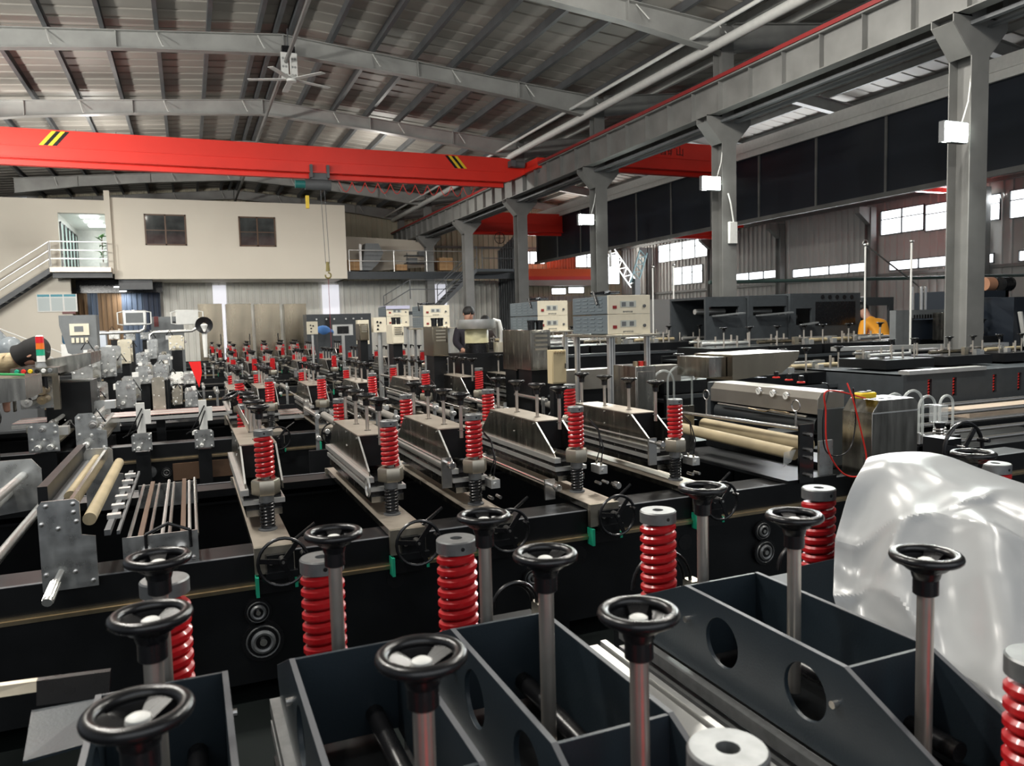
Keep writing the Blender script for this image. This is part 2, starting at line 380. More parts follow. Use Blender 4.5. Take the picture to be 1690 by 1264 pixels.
# ------------------------------------------------------------------ crane columns and runway
def column(y, label, up=True):
    r = thing('steel_column', (XC, y, FZ), label, 'column', 'crane columns'); h = 6.46 - FZ
    MB().box(-.2, .2, -.20, -.182, 0, h).box(-.2, .2, .182, .20, 0, h).box(-.012, .012, -.182, .182, 0, h).obj('shaft', STG, r)
    MB().box(-.25, .25, -.25, .25, 0, .03).obj('base_plate', STG, r)
    for s in (-1, 1):
        MB().prism([(s * .2, -.2, h), (s * .62, -.2, h), (s * .62, -.2, h - .14), (s * .2, -.2, h - .6)], (0, .018, 0)).prism([(s * .2, .182, h), (s * .62, .182, h), (s * .62, .182, h - .14), (s * .2, .182, h - .6)], (0, .018, 0)) \
            .bar((s * .2, 0, h - .6), (s * .62, 0, h - .14), .38, .02).box(min(s * .2, s * .62), max(s * .2, s * .62), -.2, .2, h - .02, h).box(min(s * .40, s * .42), max(s * .40, s * .42), -.19, .19, h - .35, h).obj('bracket', STG, r)
    MB().box(-.17, .17, -.16, -.145, h, 9 - .2 - FZ - .3).box(-.17, .17, .145, .16, h, 9 - .2 - FZ - .3).box(-.01, .01, -.145, .145, h, 8.5 - FZ).obj('upper_post', STG, r)
    return r
for i, y in enumerate((8.85, 15, 21, 27, 33, 39, 44.4)):
    column(y, 'grey steel crane column, %s' % ['nearest, at the right edge, carrying a floodlight', 'second from the camera, with a floodlight and switch box', 'third from the camera, with a floodlight', 'fourth, beside the dark grey partition', 'fifth, in front of the mezzanine stairs', 'sixth, standing on the mezzanine', 'last, at the back wall'][i])
for s, lb in ((-1, 'main bay side'), (1, 'side bay side')):
    x = XC + s * .41; r = thing('crane_runway_beam', (x, 0, 6.46), 'long grey stiffened crane runway beam on the columns, %s' % lb, 'beam', 'runway beams')
    MB().box(-.009, .009, -2, 44.6, .02, .66).obj('web', STG, r)
    MB().box(-.15, .15, -2, 44.6, .66, .69).box(-.13, .13, -2, 44.6, 0, .02).obj('flange', STG, r)
    st = MB(); y = -1.5
    while y < 44.5: st.box(-.12, .12, y, y + .012, .02, .66); y += 1.0
    st.obj('stiffener', STG, r)
    MB().box(-.04, .04, -2, 44.6, .69, .78).obj('rail', STD, r)
    MB().box(-.17 if s < 0 else .13, -.13 if s < 0 else .17, -2, 44.6, .70, .78).obj('conductor_bar', mat('dull red conductor', (.25, .02, .02), .5), r)
    MB().bar((-.22 * s, -2, -.12), (-.22 * s, 44.6, -.12), .1, .06).obj('lower_angle', STD, r)

def girder(y, x0, x1, zb, H, label, W=.5, ends=(1, 1), stripes=(), name='overhead_crane', text=None, tz=None):
    r = thing(name, (0, y, zb), label, 'overhead crane', 'overhead cranes')
    t = .9 if x1 - x0 > 8 else .35
    MB().prism([(x0 + t, -W / 2, 0), (x1 - t, -W / 2, 0), (x1, -W / 2, H * .45), (x1, -W / 2, H * .8), (x1 - t, -W / 2, H), (x0 + t, -W / 2, H), (x0, -W / 2, H * .8), (x0, -W / 2, H * .45)], (0, W, 0)).obj('girder', CRED, r)
    MB().box(x0 + t, x1 - t, -W / 2 - .14, -W / 2, 0, .025).box(x0 + t, x1 - t, -W / 2 - .03, -W / 2, H * .42, H * .45).box(x0 + t, x1 - t, -.1, .1, -.14, 0).obj('trolley_track', CRED, r)
    for xs in stripes:
        for k in range(4):
            d = .20; xa = xs[0] + k * d * xs[1] * .55; sl = .34 * xs[1] * -1
            MB().prism([(xa, -W / 2 - .004, H * .48), (xa + d * .55 * xs[1], -W / 2 - .004, H * .48), (xa + d * .55 * xs[1] - sl, -W / 2 - .004, H * .96), (xa - sl, -W / 2 - .004, H * .96)], (0, .003, 0)).obj('hazard_stripe', YEL if k % 2 == 0 else RUB, r)
    for e, x in zip(ends, (x0, x1)):
        if e:
            MB().box(x - .17, x + .17, -1.4, 1.4, H * .40, H * .40 + .34).obj('end_truck', CRED, r)
            for yy in (-1.15, 1.15): MB().cyl((x - .05, yy, H * .40), (x + .05, yy, H * .40), .12, n=20).obj('wheel', STD, r)
            MB().cyl((x - .65, -.45, H * .72), (x - .25, -.45, H * .72), .12, n=14).box(x - .8, x - .62, -.6, -.3, H * .6, H * .85).obj('travel_motor', STD, r)
    if text:
        cu = bpy.data.curves.new('sign', 'FONT'); cu.body = text[0]; cu.size = text[2]; cu.extrude = .002
        t = bpy.data.objects.new('lettering', cu); C.objects.link(t); t.parent = r; t.location = (text[1], -W / 2 - .004, H * .55); t.rotation_euler = (PI / 2, 0, 0)
        cu.materials.append(RUB); dg = bpy.context.evaluated_depsgraph_get()
        me = bpy.data.meshes.new_from_object(t.evaluated_get(dg)); t2 = bpy.data.objects.new('lettering', me); C.objects.link(t2); t2.parent = r; t2.location = t.location; t2.rotation_euler = t.rotation_euler
        bpy.data.objects.remove(t)
    return r
ZB = 6.72
r = girder(25.5, XL + .3, XC - .41, ZB, .84, 'long red overhead crane girder with hazard stripes spanning the main bay', stripes=((-3.55, 1), (9.1, -1)))
# hoist trolley, hook and festoon
h = thing('hoist', aty(527, 300, 25.3), 'small electric hoist hanging below the long red crane girder', 'hoist')
MB().cyl((-.45, 0, -.1), (.35, 0, -.1), .17, n=18).obj('drum', STD, h); MB().cyl((-.75, 0, -.1), (-.45, 0, -.1), .13, n=14).obj('motor', mat('teal motor paint', (.02, .16, .15), .4), h)
MB().box(-.25, .25, -.12, .12, .05, .3).box(-.3, -.22, -.2, .2, .1, .5).box(.22, .3, -.2, .2, .1, .5).obj('trolley', STD, h)
hook = aty(541, 440, 25.3); rope = MB(); hz = hook.z - h.location.z; hx = hook.x - h.location.x
for dx in (-.06, .06): rope.cyl((hx * .6 + dx, 0, -.2), (hx + dx, 0, hz + .1), .009, n=6)
rope.obj('wire_rope', STD, h)
MB().cyl((hx, 0, hz - .15), (hx, 0, hz + .15), .07, .05, n=14).tube([(hx + .09 * math.cos(a) , 0, hz - .28 + .09 * math.sin(a)) for a in [PI / 2 - i * .45 for i in range(12)]], .025, 8).obj('hook_block', mat('olive hook paint', (.25, .2, .05), .5), h)
MB().tube([(hx, 0, hz - .35), (hx, 0, hz - 2.6)], .008, 6).obj('hanging_cord', mat('red cord', (.3, .03, .05), .6), h)
MB().box(-.45, -.35, -.05, .05, -.85, -.45).obj('pendant_box', YEL, h)
fs = MB()
for i in range(11):
    a = .6 + i * .42; fs.tube([(a + .42 * t / 6, -.1, .02 - .32 * math.sin(PI * t / 6)) for t in range(7)], .012, 5)
fs.obj('festoon_cable', REDP, h)
girder(24, 13.2, 18.7, 7.16, 1.0, 'red crane girder with black lettering in the side bay, cut by the curtain', ends=(0, 0), text=('河南省矿山', aty(1060, 258, 23.7).x, .36))
girder(38, 12.9, 25.9, 6.6, 1.0, 'farthest red crane girder spanning the side bay at the back', ends=(0, 1))
girder(20, 21.8, 25.9, 6.25, .62, 'short red crane end seen below the navy curtain at right', ends=(0, 1))
girder(33, 21.0, 25.9, 6.0, .75, 'dull red crane end seen under the curtain near the second column', ends=(0, 1))

# ------------------------------------------------------------------ lamps
for i, (px, py, y) in enumerate(((1580, 217, 8.6), (1175, 302, 14.75), (968, 362, 20.75))):
    p = aty(px, py, y); r = thing('floodlight', p, 'bright floodlight on the %s crane column' % ['nearest', 'second', 'third'][i], 'floodlight', 'floodlights on the crane columns')
    MB().box(-.26, .26, .02, .12, -.16, .16).obj('housing', STD, r)
    MB().box(-.24, .24, .0, .02, -.14, .14).obj('led_panel', LAMP, r)
    MB().tube([(.2, .1, 0), (XC - p.x, .12, -.0)], .02, 6).tube([(.2, .1, .1), (.3, .05, .5), (XC - p.x - .1, .1, 1.2)], .012, 6).obj('cable', WHT, r)
    area('floodlight_beam', p + Vector((-.1, -.1, 0)), p + Vector((-4, -6, -4)), .4, 160, (.93, 1, .94))
    l = r
for i, y in enumerate((9, 15, 21, 26)):  # unseen floods added on the left to brighten office wall and roof
    r = thing('floodlight', (XL + .5, y, 5.6), 'added unseen floodlight on the left column line, %s from the front' % ORD[i], 'floodlight', 'added floodlights on the left columns')
    MB().box(-.26, .26, .02, .12, -.16, .16).obj('housing', STD, r); MB().box(-.24, .24, .12, .14, -.14, .14).obj('led_panel', LAMP, r)
    MB().box(-.5, 0, .05, .09, -.02, .02).obj('bracket', STD, r)
    area('left_fill_beam', (XL + .55, y + .2, 5.6), (XL + 7, y + 14, 5.5), .5, 420, (1, .98, .92))
def highbay(loc, label):
    r = thing('high_bay_lamp', loc, label, 'ceiling lamp', 'hanging lamps under the ridge')
    for s in (-1, 1):
        MB().box(s * .11 - .09, s * .11 + .09, -.05, .0, -.33, .33).obj('led_module', WHT, r)
        fr = MB()
        for k in range(3):
            for q in (-1, 1): fr.cyl((s * .11 + q * .035, -.052, -.22 + k * .2), (s * .11 + q * .035, -.06, -.22 + k * .2), .03, n=10)
        fr.obj('lens', mat('grey lens', (.35, .36, .35), .3), r)
    MB().box(-.16, .16, -.04, .14, .33, .5).obj('driver_box', RUB, r); MB().cyl((0, .04, .5), (0, .04, .95), .015, n=8).obj('suspension_rod', STD, r)
    return r
p = aty(477, 110, 20.6); highbay(p, 'white twin-panel lamp hanging under the second rafter at the ridge')
f = thing('ceiling_fan', aty(481, 131, 20.2), 'white ceiling fan hanging below the twin-panel lamp', 'ceiling fan')
MB().cyl((0, 0, -.06), (0, 0, .08), .12, n=20).cyl((0, 0, .08), (0, 0, .5), .02, n=8).obj('motor', WHT, f)
for k in range(5):
    a = k * 2 * PI / 5 + .35; MB().bar((.1 * math.cos(a), .1 * math.sin(a), 0), (1.05 * math.cos(a), 1.05 * math.sin(a), -.02), .15, .012).obj('blade', WHT, f)
# fill lighting: rows of unseen lamp trays added along both slopes of the hall
for i, (x, y) in enumerate([(x, y) for y in (3.5, 7.5, 11.5, 31) for x in (-2.5, 7.2)]):
    if y == 31: y = 30
    r = thing('ceiling_lamp', (x, y, 8.0), 'added white fill lamp tray hanging under the %s slope, %s from the front' % ('left' if x < 0 else 'right', ORD[i // 2]), 'ceiling lamp', 'added lamp trays over the machines')
    MB().box(-.75, .75, -.09, .09, 0, .06).obj('tray', WHT, r); MB().box(-.72, .72, -.06, .06, -.02, 0).obj('tube_lamp', LAMPS, r)
    MB().cyl((-.6, 0, .06), (-.6, 0, .7), .008, n=6).cyl((.6, 0, .06), (.6, 0, .7), .008, n=6).obj('hanger', STD, r)
    area('tray_fill_light', (x, y, 7.95), (x, y, 0), 1.5, 170 if y < 4 else 330, (1, .96, .88), sy=.3)
    pl = bpy.data.lights.new('tray_fill_glow', 'POINT'); pl.energy = 260; pl.color = (1, .97, .9); pl.shadow_soft_size = .3  # extra point fill added under each tray to lift the roof
    po = bpy.data.objects.new('tray_fill_glow', pl); C.objects.link(po); po.location = (x, y, 7.7)
area('window_daylight', (26.3, 22, 5.2), (12, 18, 1), 16, 2600, (.95, .98, 1), sy=1.6)
area('gable_window_daylight', (22.5, 44.3, 6.0), (20, 25, 4), 6, 500, (1, .98, .9), sy=1.2)
area('rear_fill', (2, -4.8, 4.5), (3, 12, 2.2), 14, 260, (.95, .98, 1), sy=5)  # broad fill added behind the camera, lights the faces turned towards it

# ================================================================== office block, balcony and stairs at the far left
OY = 38.0
struct(MB().box(-2.82, 7.33, OY, OY + .15, 4.19, 7.72).box(-2.82, 7.33, OY + .15, 43, 7.6, 7.72).box(7.2, 7.33, OY + .15, 43, 4.19, 7.6).box(-2.82, -2.7, OY + .15, 43, 4.19, 7.6).box(-2.82, 7.33, OY + .15, 43, 4.19, 4.3)
       .box(-3.02, -2.80, OY - .35, OY + .2, 4.4, 7.95).obj('wall_office_front', WALLW))
struct(MB().box(-9.5, -4.86, OY + .15, OY + .3, 4.2, 7.6).box(-4.86, -3.02, OY + .15, OY + .3, 7.02, 7.6).obj('wall_office_left', WALLW))
struct(MB().box(-9.5, -4.55, OY + .15, OY + .3, FZ, 4.2).obj('wall_office_lower', WALLW))
# corridor seen through the balcony opening
struct(MB().box(-4.98, -4.86, OY + .3, 44.5, 4.7, 7.02).box(-2.9, -2.8, OY + .3, 44.5, 4.7, 7.02).box(-4.98, -2.8, 44.4, 44.5, 4.7, 7.02).obj('wall_corridor', WHT))
struct(MB().box(-4.98, -2.8, OY + .16, 44.5, 7.02, 7.1).obj('ceiling_corridor', WHT)); struct(MB().box(-4.98, -2.8, OY + .16, 44.5, 4.6, 4.7).obj('floor_corridor', mat('pale tile', (.5, .5, .48), .3)))
for i in range(3):
    y = OY + 1.0 + i * 1.6
    t = thing('corridor_lamp', (-3.75, y, 7.0), 'bright oblong ceiling lamp in the office corridor, %s from the balcony' % ORD[i], 'ceiling lamp', 'corridor ceiling lamps')
    MB().box(-.35, .35, -.2, .2, -.05, .01).obj('diffuser', LAMPS, t)
    area('corridor_light', (-3.75, y, 6.9), (-3.75, y, 5), .6, 26, (.9, 1, .97))
for i in range(5):
    y = OY + .5 + i * 1.15
    t = thing('glass_partition_door', (-4.84, y, 4.7), 'black framed glass door along the corridor, %s from the balcony' % ORD[i], 'door', 'corridor glass doors')
    MB().box(0, .05, 0, .09, 0, 2.0).box(0, .05, .75, .84, 0, 2.0).box(0, .05, 0, .84, 1.93, 2.0).obj('frame', RUB, t); MB().box(.01, .03, .09, .75, 0, 1.93).obj('glass_pane', mat('green tinted glass', (.55, .72, .68), .1), t)
# office windows
for i, (xa, xb) in enumerate(((-1.52, .18), (2.42, 4.05))):
    t = struct(thing('window_%d' % (21 + i), (xa, OY, 5.68), None, None)); W = xb - xa; H = 1.37
    MB().box(0, W, -.05, .02, 0, .06).box(0, W, -.05, .02, H - .06, H).box(0, .06, -.05, .02, 0, H).box(W - .06, W, -.05, .02, 0, H).box(W / 2 - .03, W / 2 + .03, -.05, .02, 0, H).box(0, W, -.04, .02, H * .47, H * .47 + .035).obj('window_frame', BRN, t)
    MB().box(.05, W - .05, -.02, -.005, .05, H - .05).obj('window_pane', GLS, t)
def railing(pts, label, mat_=ALU, rails=3, h=1.05, cat='railing', posts=True, group='railings'):
    """pts: points of the walking line"""
    p0 = Vector(pts[0]); r = thing('railing', p0, label, cat, group); ps = [Vector(p) - p0 for p in pts]
    for k in range(rails):
        z = h * (k + 1) / rails; MB().tube([p + Vector((0, 0, z)) for p in ps], .022, 6).obj('rail', mat_, r)
    if posts:
        for p in ps: MB().cyl(p, p + Vector((0, 0, h)), .025, n=8).obj('post', mat_, r)
    return r
def flight(a, b, width, n, label, mat_=STD):
    """stair flight from a (bottom) to b (top), running in x, width in y"""
    a = Vector(a); b = Vector(b); r = thing('steel_stairs', a, label, 'stairs', 'stairs'); d = b - a
    for s in (0, width): MB().prism([(0, s, -.12), (0, s, .12), (d.x, s, d.z + .12), (d.x, s, d.z - .12)], (0, .03, 0)).obj('stringer', mat_, r)
    for i in range(n):
        t = (i + .5) / n; MB().box(min(0, 0) + d.x * t - .14, d.x * t + .14, .03, width, d.z * t - .015, d.z * t + .015).obj('tread', mat_, r)
    return r
tag(MB().box(-5.1, -2.85, 36.8, OY + .15, 4.42, 4.62).obj('balcony_slab', TAU), 'beige edged balcony slab in front of the corridor opening', 'balcony')
tag(MB().box(-5.05, -2.85, 37.1, 37.5, 4.2, 4.42).box(-2.7, -1.35, 38.3, 38.7, 3.75, 4.19).obj('support_beam', STD), 'dark steel beam below the balcony slab', 'beam')
railing([(-5.05, 36.85, 4.62), (-2.95, 36.85, 4.62)], 'white balcony railing with three rails in front of the corridor')
a = atz(0, 0, 0)
flight((-9.6, 36.9, 1.35), (-5.1, 36.9, 4.5), .9, 16, 'dark steel stairs rising right to the balcony')
railing([(-9.6, 36.85, 1.45), (-5.1, 36.85, 4.6)], 'grey sloping railing of the stairs up to the balcony', ALU)
flight((-3.9, 34.9, FZ + .1), (-8.6, 34.9, 2.0), .9, 14, 'dark lower stair flight descending right behind the crouching worker')
railing([(-4.0, 34.85, FZ + .1), (-8.6, 34.85, 2.05)], 'white railing of the lower stair flight at left', WHT)
tag(MB().box(-8.2, -7.9, 35, 35.3, FZ, 4.4).obj('corner_post', mat('deep blue paint', (.01, .02, .10), .5)), 'deep blue post at the left edge beside the stairs', 'post')
# notice board
t = thing('notice_board', aty(62, 515, 38.1), 'white notice board with blue header and three columns on the office wall', 'notice board')
MB().box(0, 1.5, 0, .03, 0, .75).obj('board', WHT, t)
for i in range(3): MB().box(.03 + i * .49, .48 + i * .49, -.012, 0, .64, .74).obj('header', mat('teal header', (.05, .28, .36), .5), t); MB().box(.04 + i * .49, .47 + i * .49, -.008, 0, .04, .6).obj('sheet', mat('pale sheet', (.5, .56, .56), .6), t)
tag(MB().box(0, .5, 0, .03, 0, .12).obj('small_sign', mat('dark red sign', (.16, .05, .05), .5), None, aty(103, 518, 38.1)), 'small dark sign below the notice board', 'sign')
# strip curtains below the office
cols = [mat('brown strip curtain', (.17, .10, .045), .6), mat('blue grey strip curtain', (.07, .10, .15), .6), mat('navy strip curtain', (.015, .025, .05), .6)]
seq = [(116, 146, 0), (146, 163, 1), (163, 202, 0), (202, 238, 1), (238, 266, 2)]
for i, (pa, pb, c) in enumerate(seq):
    a = aty(pa, 520, 40.5); b = aty(pb, 520, 40.5); mb = MB(); corrugated(mb, a.x, b.x, FZ, 3.7, pitch=.22, dep=.06, y=40.5)
    tag(mb.obj('strip_curtain', cols[c]), ['leftmost brown strip curtain', 'narrow grey-blue strip curtain between the brown ones', 'wide brown strip curtain in the middle', 'blue grey strip curtain right of the brown one', 'navy strip curtain beside the pale sheet wall'][i] + ' under the office', 'curtain', 'strip curtains under the office')
struct(MB().box(-4.6, -1, 40.3, 40.45, 3.7, 4.3).obj('trim_1', RUB))
for i, (px, py) in enumerate(((194, 473), (203, 480))):
    t = thing('ceiling_lamp', aty(px, py, 39 + i), 'round white lamp glowing under the office floor, %s one' % ['left', 'right'][i], 'ceiling lamp', 'lamps under the office')
    MB().cyl((0, 0, 0), (0, 0, .08), .16, n=16).obj('shade', STD, t); MB().cyl((0, 0, -.03), (0, 0, 0), .15, n=16).obj('diffuser', LAMPS, t)
    area('under_office_light', t.location + Vector((0, 0, -.1)), t.location + Vector((0, 0, -3)), .3, 30)
# pale sheet wall under office and mezzanine
mb = MB(); corrugated(mb, -1.25, 16.5, FZ, 4.25, pitch=.32, dep=.05, y=41); struct(mb.obj('wall_under_office', COR))
for i, (pa, pb) in enumerate(((352, 374), (532, 560), (712, 737))):
    a = aty(pa, 500, 40.93); b = aty(pb, 500, 40.93)
    t = thing('light_panel', (a.x, 40.88, .3), 'bright translucent daylight strip in the pale sheet wall, %s' % ['behind the steel cabinets', 'behind the crane hook', 'beside the mezzanine stairs'][i], 'daylight panel', 'daylight strips')
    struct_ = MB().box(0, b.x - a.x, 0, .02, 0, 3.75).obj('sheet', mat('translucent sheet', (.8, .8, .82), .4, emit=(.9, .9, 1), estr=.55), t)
# ------------------------------------------------------------------ mezzanine
tag(MB().box(7.36, 15.5, OY + .4, 41, 4.4, 4.55).box(7.36, 16.4, OY + .25, OY + .4, 4.18, 4.55).obj('mezzanine_deck', DGR), 'dark grey mezzanine deck right of the office', 'deck')
tag(MB().box(13.4, 15.4, 36.2, OY + .25, 4.42, 4.55).obj('stair_landing', DGR), 'dark steel landing at the top of the mezzanine stairs', 'landing')
railing([(7.5, OY + .3, 4.55), (9.75, OY + .3, 4.55), (11.45, OY + .3, 4.55), (13.4, OY + .3, 4.55)], 'pale railing along the edge of the mezzanine', ALU, rails=2)
railing([(13.7, 36.2, 4.55), (15.4, 36.2, 4.55), (15.4, 37.9, 4.55)], 'dark railing around the stair landing', STD, rails=2)
flight((11.3, 36.2, 2.6), (13.4, 36.2, 4.5), .9, 12, 'dark steel stairs climbing right to the mezzanine landing')
railing([(11.3, 36.15, 2.7), (13.4, 36.15, 4.6)], 'dark sloping railing of the mezzanine stairs', STD, rails=2)
railing([(8.6, 36.0, 2.35), (9.9, 36.0, 3.1), (11.7, 36.0, 3.1), (13.0, 36.0, 4.2)], 'thin dark railing of the lower stair flight, left of the stairs', STD, rails=2, h=.9)
tag(MB().box(9.2, 11.4, 36.1, 37.1, 2.35, 2.5).box(9.3, 9.4, 36.2, 36.3, FZ, 2.35).box(11.1, 11.2, 36.2, 36.3, FZ, 2.35).obj('stair_landing', DGR), 'lower landing of the mezzanine stairs', 'landing')
tag(MB().prism([(7.4, 40.6, 6.55), (12.6, 40.6, 6.35), (12.6, 40.6, 5.0), (7.4, 40.6, 4.6)], (0, .05, 0)).obj('tarpaulin', mat('pale tarpaulin', (.55, .50, .42), .7, bump=.3, bscale=2)), 'pale tarpaulin hung behind the stores on the mezzanine', 'tarpaulin')
def carton(px0, px1, pyt, pyb, y, label, m=CARD, name='carton', cat='box'):
    a = aty(px0, pyb, y); b = aty(px1, pyt, y); r = thing(name, a, label, cat, 'boxes on the mezzanine')
    W, H = b.x - a.x, b.z - a.z; MB().box(0, W, 0, W * .8, 0, H).obj('body', m, r); MB().box(0, W, -.01, W * .8, H, H + .02).box(W * .46, W * .54, -.012, 0, 0, H).obj('flap', mat('paler cardboard', (.5, .33, .18), .8), r)
carton(575, 594, 429, 446, 39, 'brown carton at the left end of the mezzanine')
carton(726, 747, 426, 446, 39, 'tall orange-brown carton beside the stair top')
carton(655, 672, 437, 446, 39, 'low open carton in the middle of the mezzanine')
carton(712, 724, 430, 446, 39.4, 'dark brown crate left of the tall carton', mat('dark crate wood', (.12, .06, .03), .7), 'crate')
t = thing('stored_machine', aty(597, 446, 39), 'grey rounded machine housing stored on the mezzanine', 'machine')
MB().prism([(0, 0, 0), (.25, 0, 1.35), (.9, 0, 1.35), (1.15, 0, .9), (.9, 0, .4), (.5, 0, 0)], (0, .8, 0)).obj('housing', MGR, t); MB().box(-.1, .02, -.05, .1, 0, 1.3).obj('post', ALU, t)
t = thing('storage_rack', aty(672, 446, 39.3), 'low dark rack of odds and ends on the mezzanine', 'rack')
MB().box(0, 1.2, 0, .6, .35, .4).box(0, 1.2, 0, .6, .75, .8).obj('shelf', STD, t); MB().box(.1, .6, .1, .5, .4, .65).box(.7, 1.1, .1, .5, .8, 1.0).obj('stored_parts', MGR, t)
for s in (0, 1.16): MB().box(s, s + .04, 0, .04, 0, .9).obj('post', STD, t)
# grey partition at right of the mezzanine
mb = MB(); corrugated(mb, 37.6, 41, FZ, lambda y: 5.9 + (41 - y) * .25, pitch=.34, dep=.05, x=16.5); struct(mb.obj('wall_partition', DGR))
t = thing('wall_fan', aty(840, 393, 36.8), 'two small dark wall fans on the grey partition', 'fan')
for s in (-.5, .5): MB().lathe([(.28, 0), (.30, .02), (.28, .04), (.26, .02)], 16, (s, 0, 0), 'y', closed=True).bar((s - .26, .02, 0), (s + .26, .02, 0), .05, .02).bar((s, .02, -.26), (s, .02, .26), .05, .02).obj('fan', RUB, t)
# red goods and curtain on the back shelf of the side bay
t = thing('goods_shelf', (19.6, 44.08, 4.1), 'shelf stacked with red and orange bundles below the bright back windows', 'shelf')
MB().box(0, 5.6, 0, .8, 0, .35).obj('shelf_board', CORG, t); MB().box(.2, 4.6, .05, .7, .5, 1.05).obj('bundle', mat('orange red bundle', (.75, .13, .04), .7, bump=.6, bscale=9), t); MB().box(0, 5.2, .0, .75, .35, .58).obj('red_sheet', REDP, t)
mb = MB(); corrugated(mb, 21.4, 23.4, 5.1, 6.3, pitch=.2, dep=.08, y=44.85)
tag(mb.obj('red_curtain', mat('salmon curtain', (.55, .20, .13), .7)), 'salmon red curtain between the bright back windows', 'curtain')
mb = MB(); corrugated(mb, 12.4, 26.5, 3.1, 3.45, pitch=.5, dep=.05, y=44.96); tag(mb.obj('banner_strip', CORG), 'grey ribbed band across the back wall below the shelf', 'panel')
t = thing('red_pipe', (14.9, 27, FZ), 'thin red pipe rising beside the third crane column', 'pipe')
MB().cyl((0, 0, 0), (0, 0, 8.5), .05, n=8).obj('pipe', mat('dull red pipe', (.30, .02, .02), .4), t)
# lattice conveyor behind the generators
t = thing('lattice_boom', aty(1050, 480, 33), 'white and blue lattice boom standing behind the generator boxes', 'boom')
a = aty(1008, 415, 33) - t.location; b = aty(1062, 415, 33) - t.location; c = aty(1046, 470, 33) - t.location
for q, m_ in ((a, ALU), (b, mat('pale blue paint', (.18, .33, .36), .5))):
    mb = MB(); n = (c - q).normalized().cross(Vector((0, 1, 0)))
    for s in (-.22, .22): mb.bar(q + n * s, c + n * s, .06, .06)
    for i in range(9): u = q.lerp(c, i / 9); v = q.lerp(c, (i + 1) / 9); mb.bar(u + n * (.22 if i % 2 else -.22), v + n * (-.22 if i % 2 else .22), .04, .04)
    mb.obj('lattice_arm', m_, t)
MB().tube([aty(985, 395, 33) - t.location, aty(1006, 400, 33) - t.location, aty(1008, 440, 33) - t.location], .07, 8).obj('pipe', WHT, t)
MB().bar((0, 0, .6), (0, 0, -4), .3, .3).obj('mast', MGR, t)
# water dispenser and cabinet beside the notice board
t = thing('water_dispenser', aty(112, 600, 34), 'small water dispenser with a blue bottle below the notice board', 'water dispenser')
MB().box(-.17, .17, -.17, .17, FZ - t.location.z, .75).obj('body', WHT, t); MB().lathe([(.10, .75), (.14, .82), (.14, 1.1), (.05, 1.15)], 16).obj('bottle', mat('blue bottle', (.05, .14, .24), .15), t)
t = thing('blue_white_cabinet', aty(128, 600, 33), 'white and blue refrigerator cabinet below the strip curtain', 'cabinet')
MB().box(0, 1.0, 0, .6, FZ - t.location.z, 1.2).obj('body', mat('pale blue white', (.5, .55, .62), .4), t); MB().box(.35, .55, -.02, 0, .05, 1.15).obj('blue_door', mat('blue door', (.05, .12, .4), .4), t)

# ================================================================== sealing stations
# station origin: centre of the near spring at floor height 0 of the measuring frame; +y runs across the machine
def M_wheel():
    """dished handwheel: fat rim, three broad sloping spokes, conical hub and collar"""
    mb = MB()
    mb.lathe([(.0675 + .0125 * math.cos(a), .011 * math.sin(a)) for a in [2 * PI * i / 12 for i in range(12)]], 36, closed=True)
    mb.lathe([(.063, -.006), (.050, -.020), (.034, -.030), (.030, -.046), (.027, -.050), (.029, -.034), (.045, -.026), (.058, -.012)], 30, closed=True)
    mb.lathe([(.020, -.050), (.020, -.014), (.016, -.010), (.001, -.010)], 20)
    for k in range(3):
        a = k * 2 * PI / 3 + .3; u = Vector((math.cos(a), math.sin(a), 0)); v = Vector((-u.y, u.x, 0)); up = Vector((0, 0, 1))
        q = [u * .014 - v * .012 - up * .016, u * .014 + v * .012 - up * .016, u * .060 + v * .024 + up * .001, u * .060 - v * .024 + up * .001]
        mb.add(q + [p - up * .022 for p in q[:2]] + [p - up * .014 for p in q[2:]], [(0, 1, 2, 3), (7, 6, 5, 4), (0, 4, 5, 1), (1, 5, 6, 2), (2, 6, 7, 3), (3, 7, 4, 0)])
    mb.lathe([(.028, -.046), (.028, -.082), (.024, -.085)], 24)
    return mb.xf(Matrix.Diagonal((.9, .9, .95, 1)))
ME = {}
ME['wheel'] = M_wheel().mesh('handwheel', RUB)
ME['hubcap'] = MB().lathe([(.017, -.012), (.016, -.006), (.011, -.003)], 18).mesh('hub_cap', WHT)
ME['rod_A'] = MB().cyl((0, 0, -.46), (0, 0, -.076), .0170, n=16).mesh('rod', ROD)
ME['rod_B'] = MB().cyl((0, 0, -.32), (0, 0, -.076), .0135, n=12).mesh('rod', ROD)
ME['coil'] = MB().helix((0, 0, 0), .046, .918, 1.172, 7.9, .027, .0265).mesh('compression_spring', RED)
ME['core'] = MB().cyl((0, 0, .90), (0, 0, 1.18), .026, n=14).mesh('guide_rod', mat('grey guide rod', (.22, .21, .2), .4, .6))
ME['cap'] = MB().lathe([(.018, 1.190), (.018, 1.222), (.056, 1.222), (.0595, 1.218), (.0595, 1.184), (.050, 1.182)], 30).mesh('spring_cap', CAPM)
ME['capbore'] = MB().cyl((0, -.0597, 1.202), (0, -.050, 1.202), .006, n=10).mesh('set_screw_hole', RUB)
ME['hex'] = MB().lathe([(.03, .815), (.084, .815), (.088, .823), (.088, .898), (.082, .908), (.03, .908)], 6).mesh('hex_block', NIC)
ME['collar'] = MB().lathe([(.02, .765), (.046, .765), (.046, .815), (.02, .815)], 20).mesh('collar', CAPM)
ME['lower'] = MB().helix((0, 0, 0), .040, .605, .765, 7.5, .014, .014, n=18).mesh('return_spring', RUB)
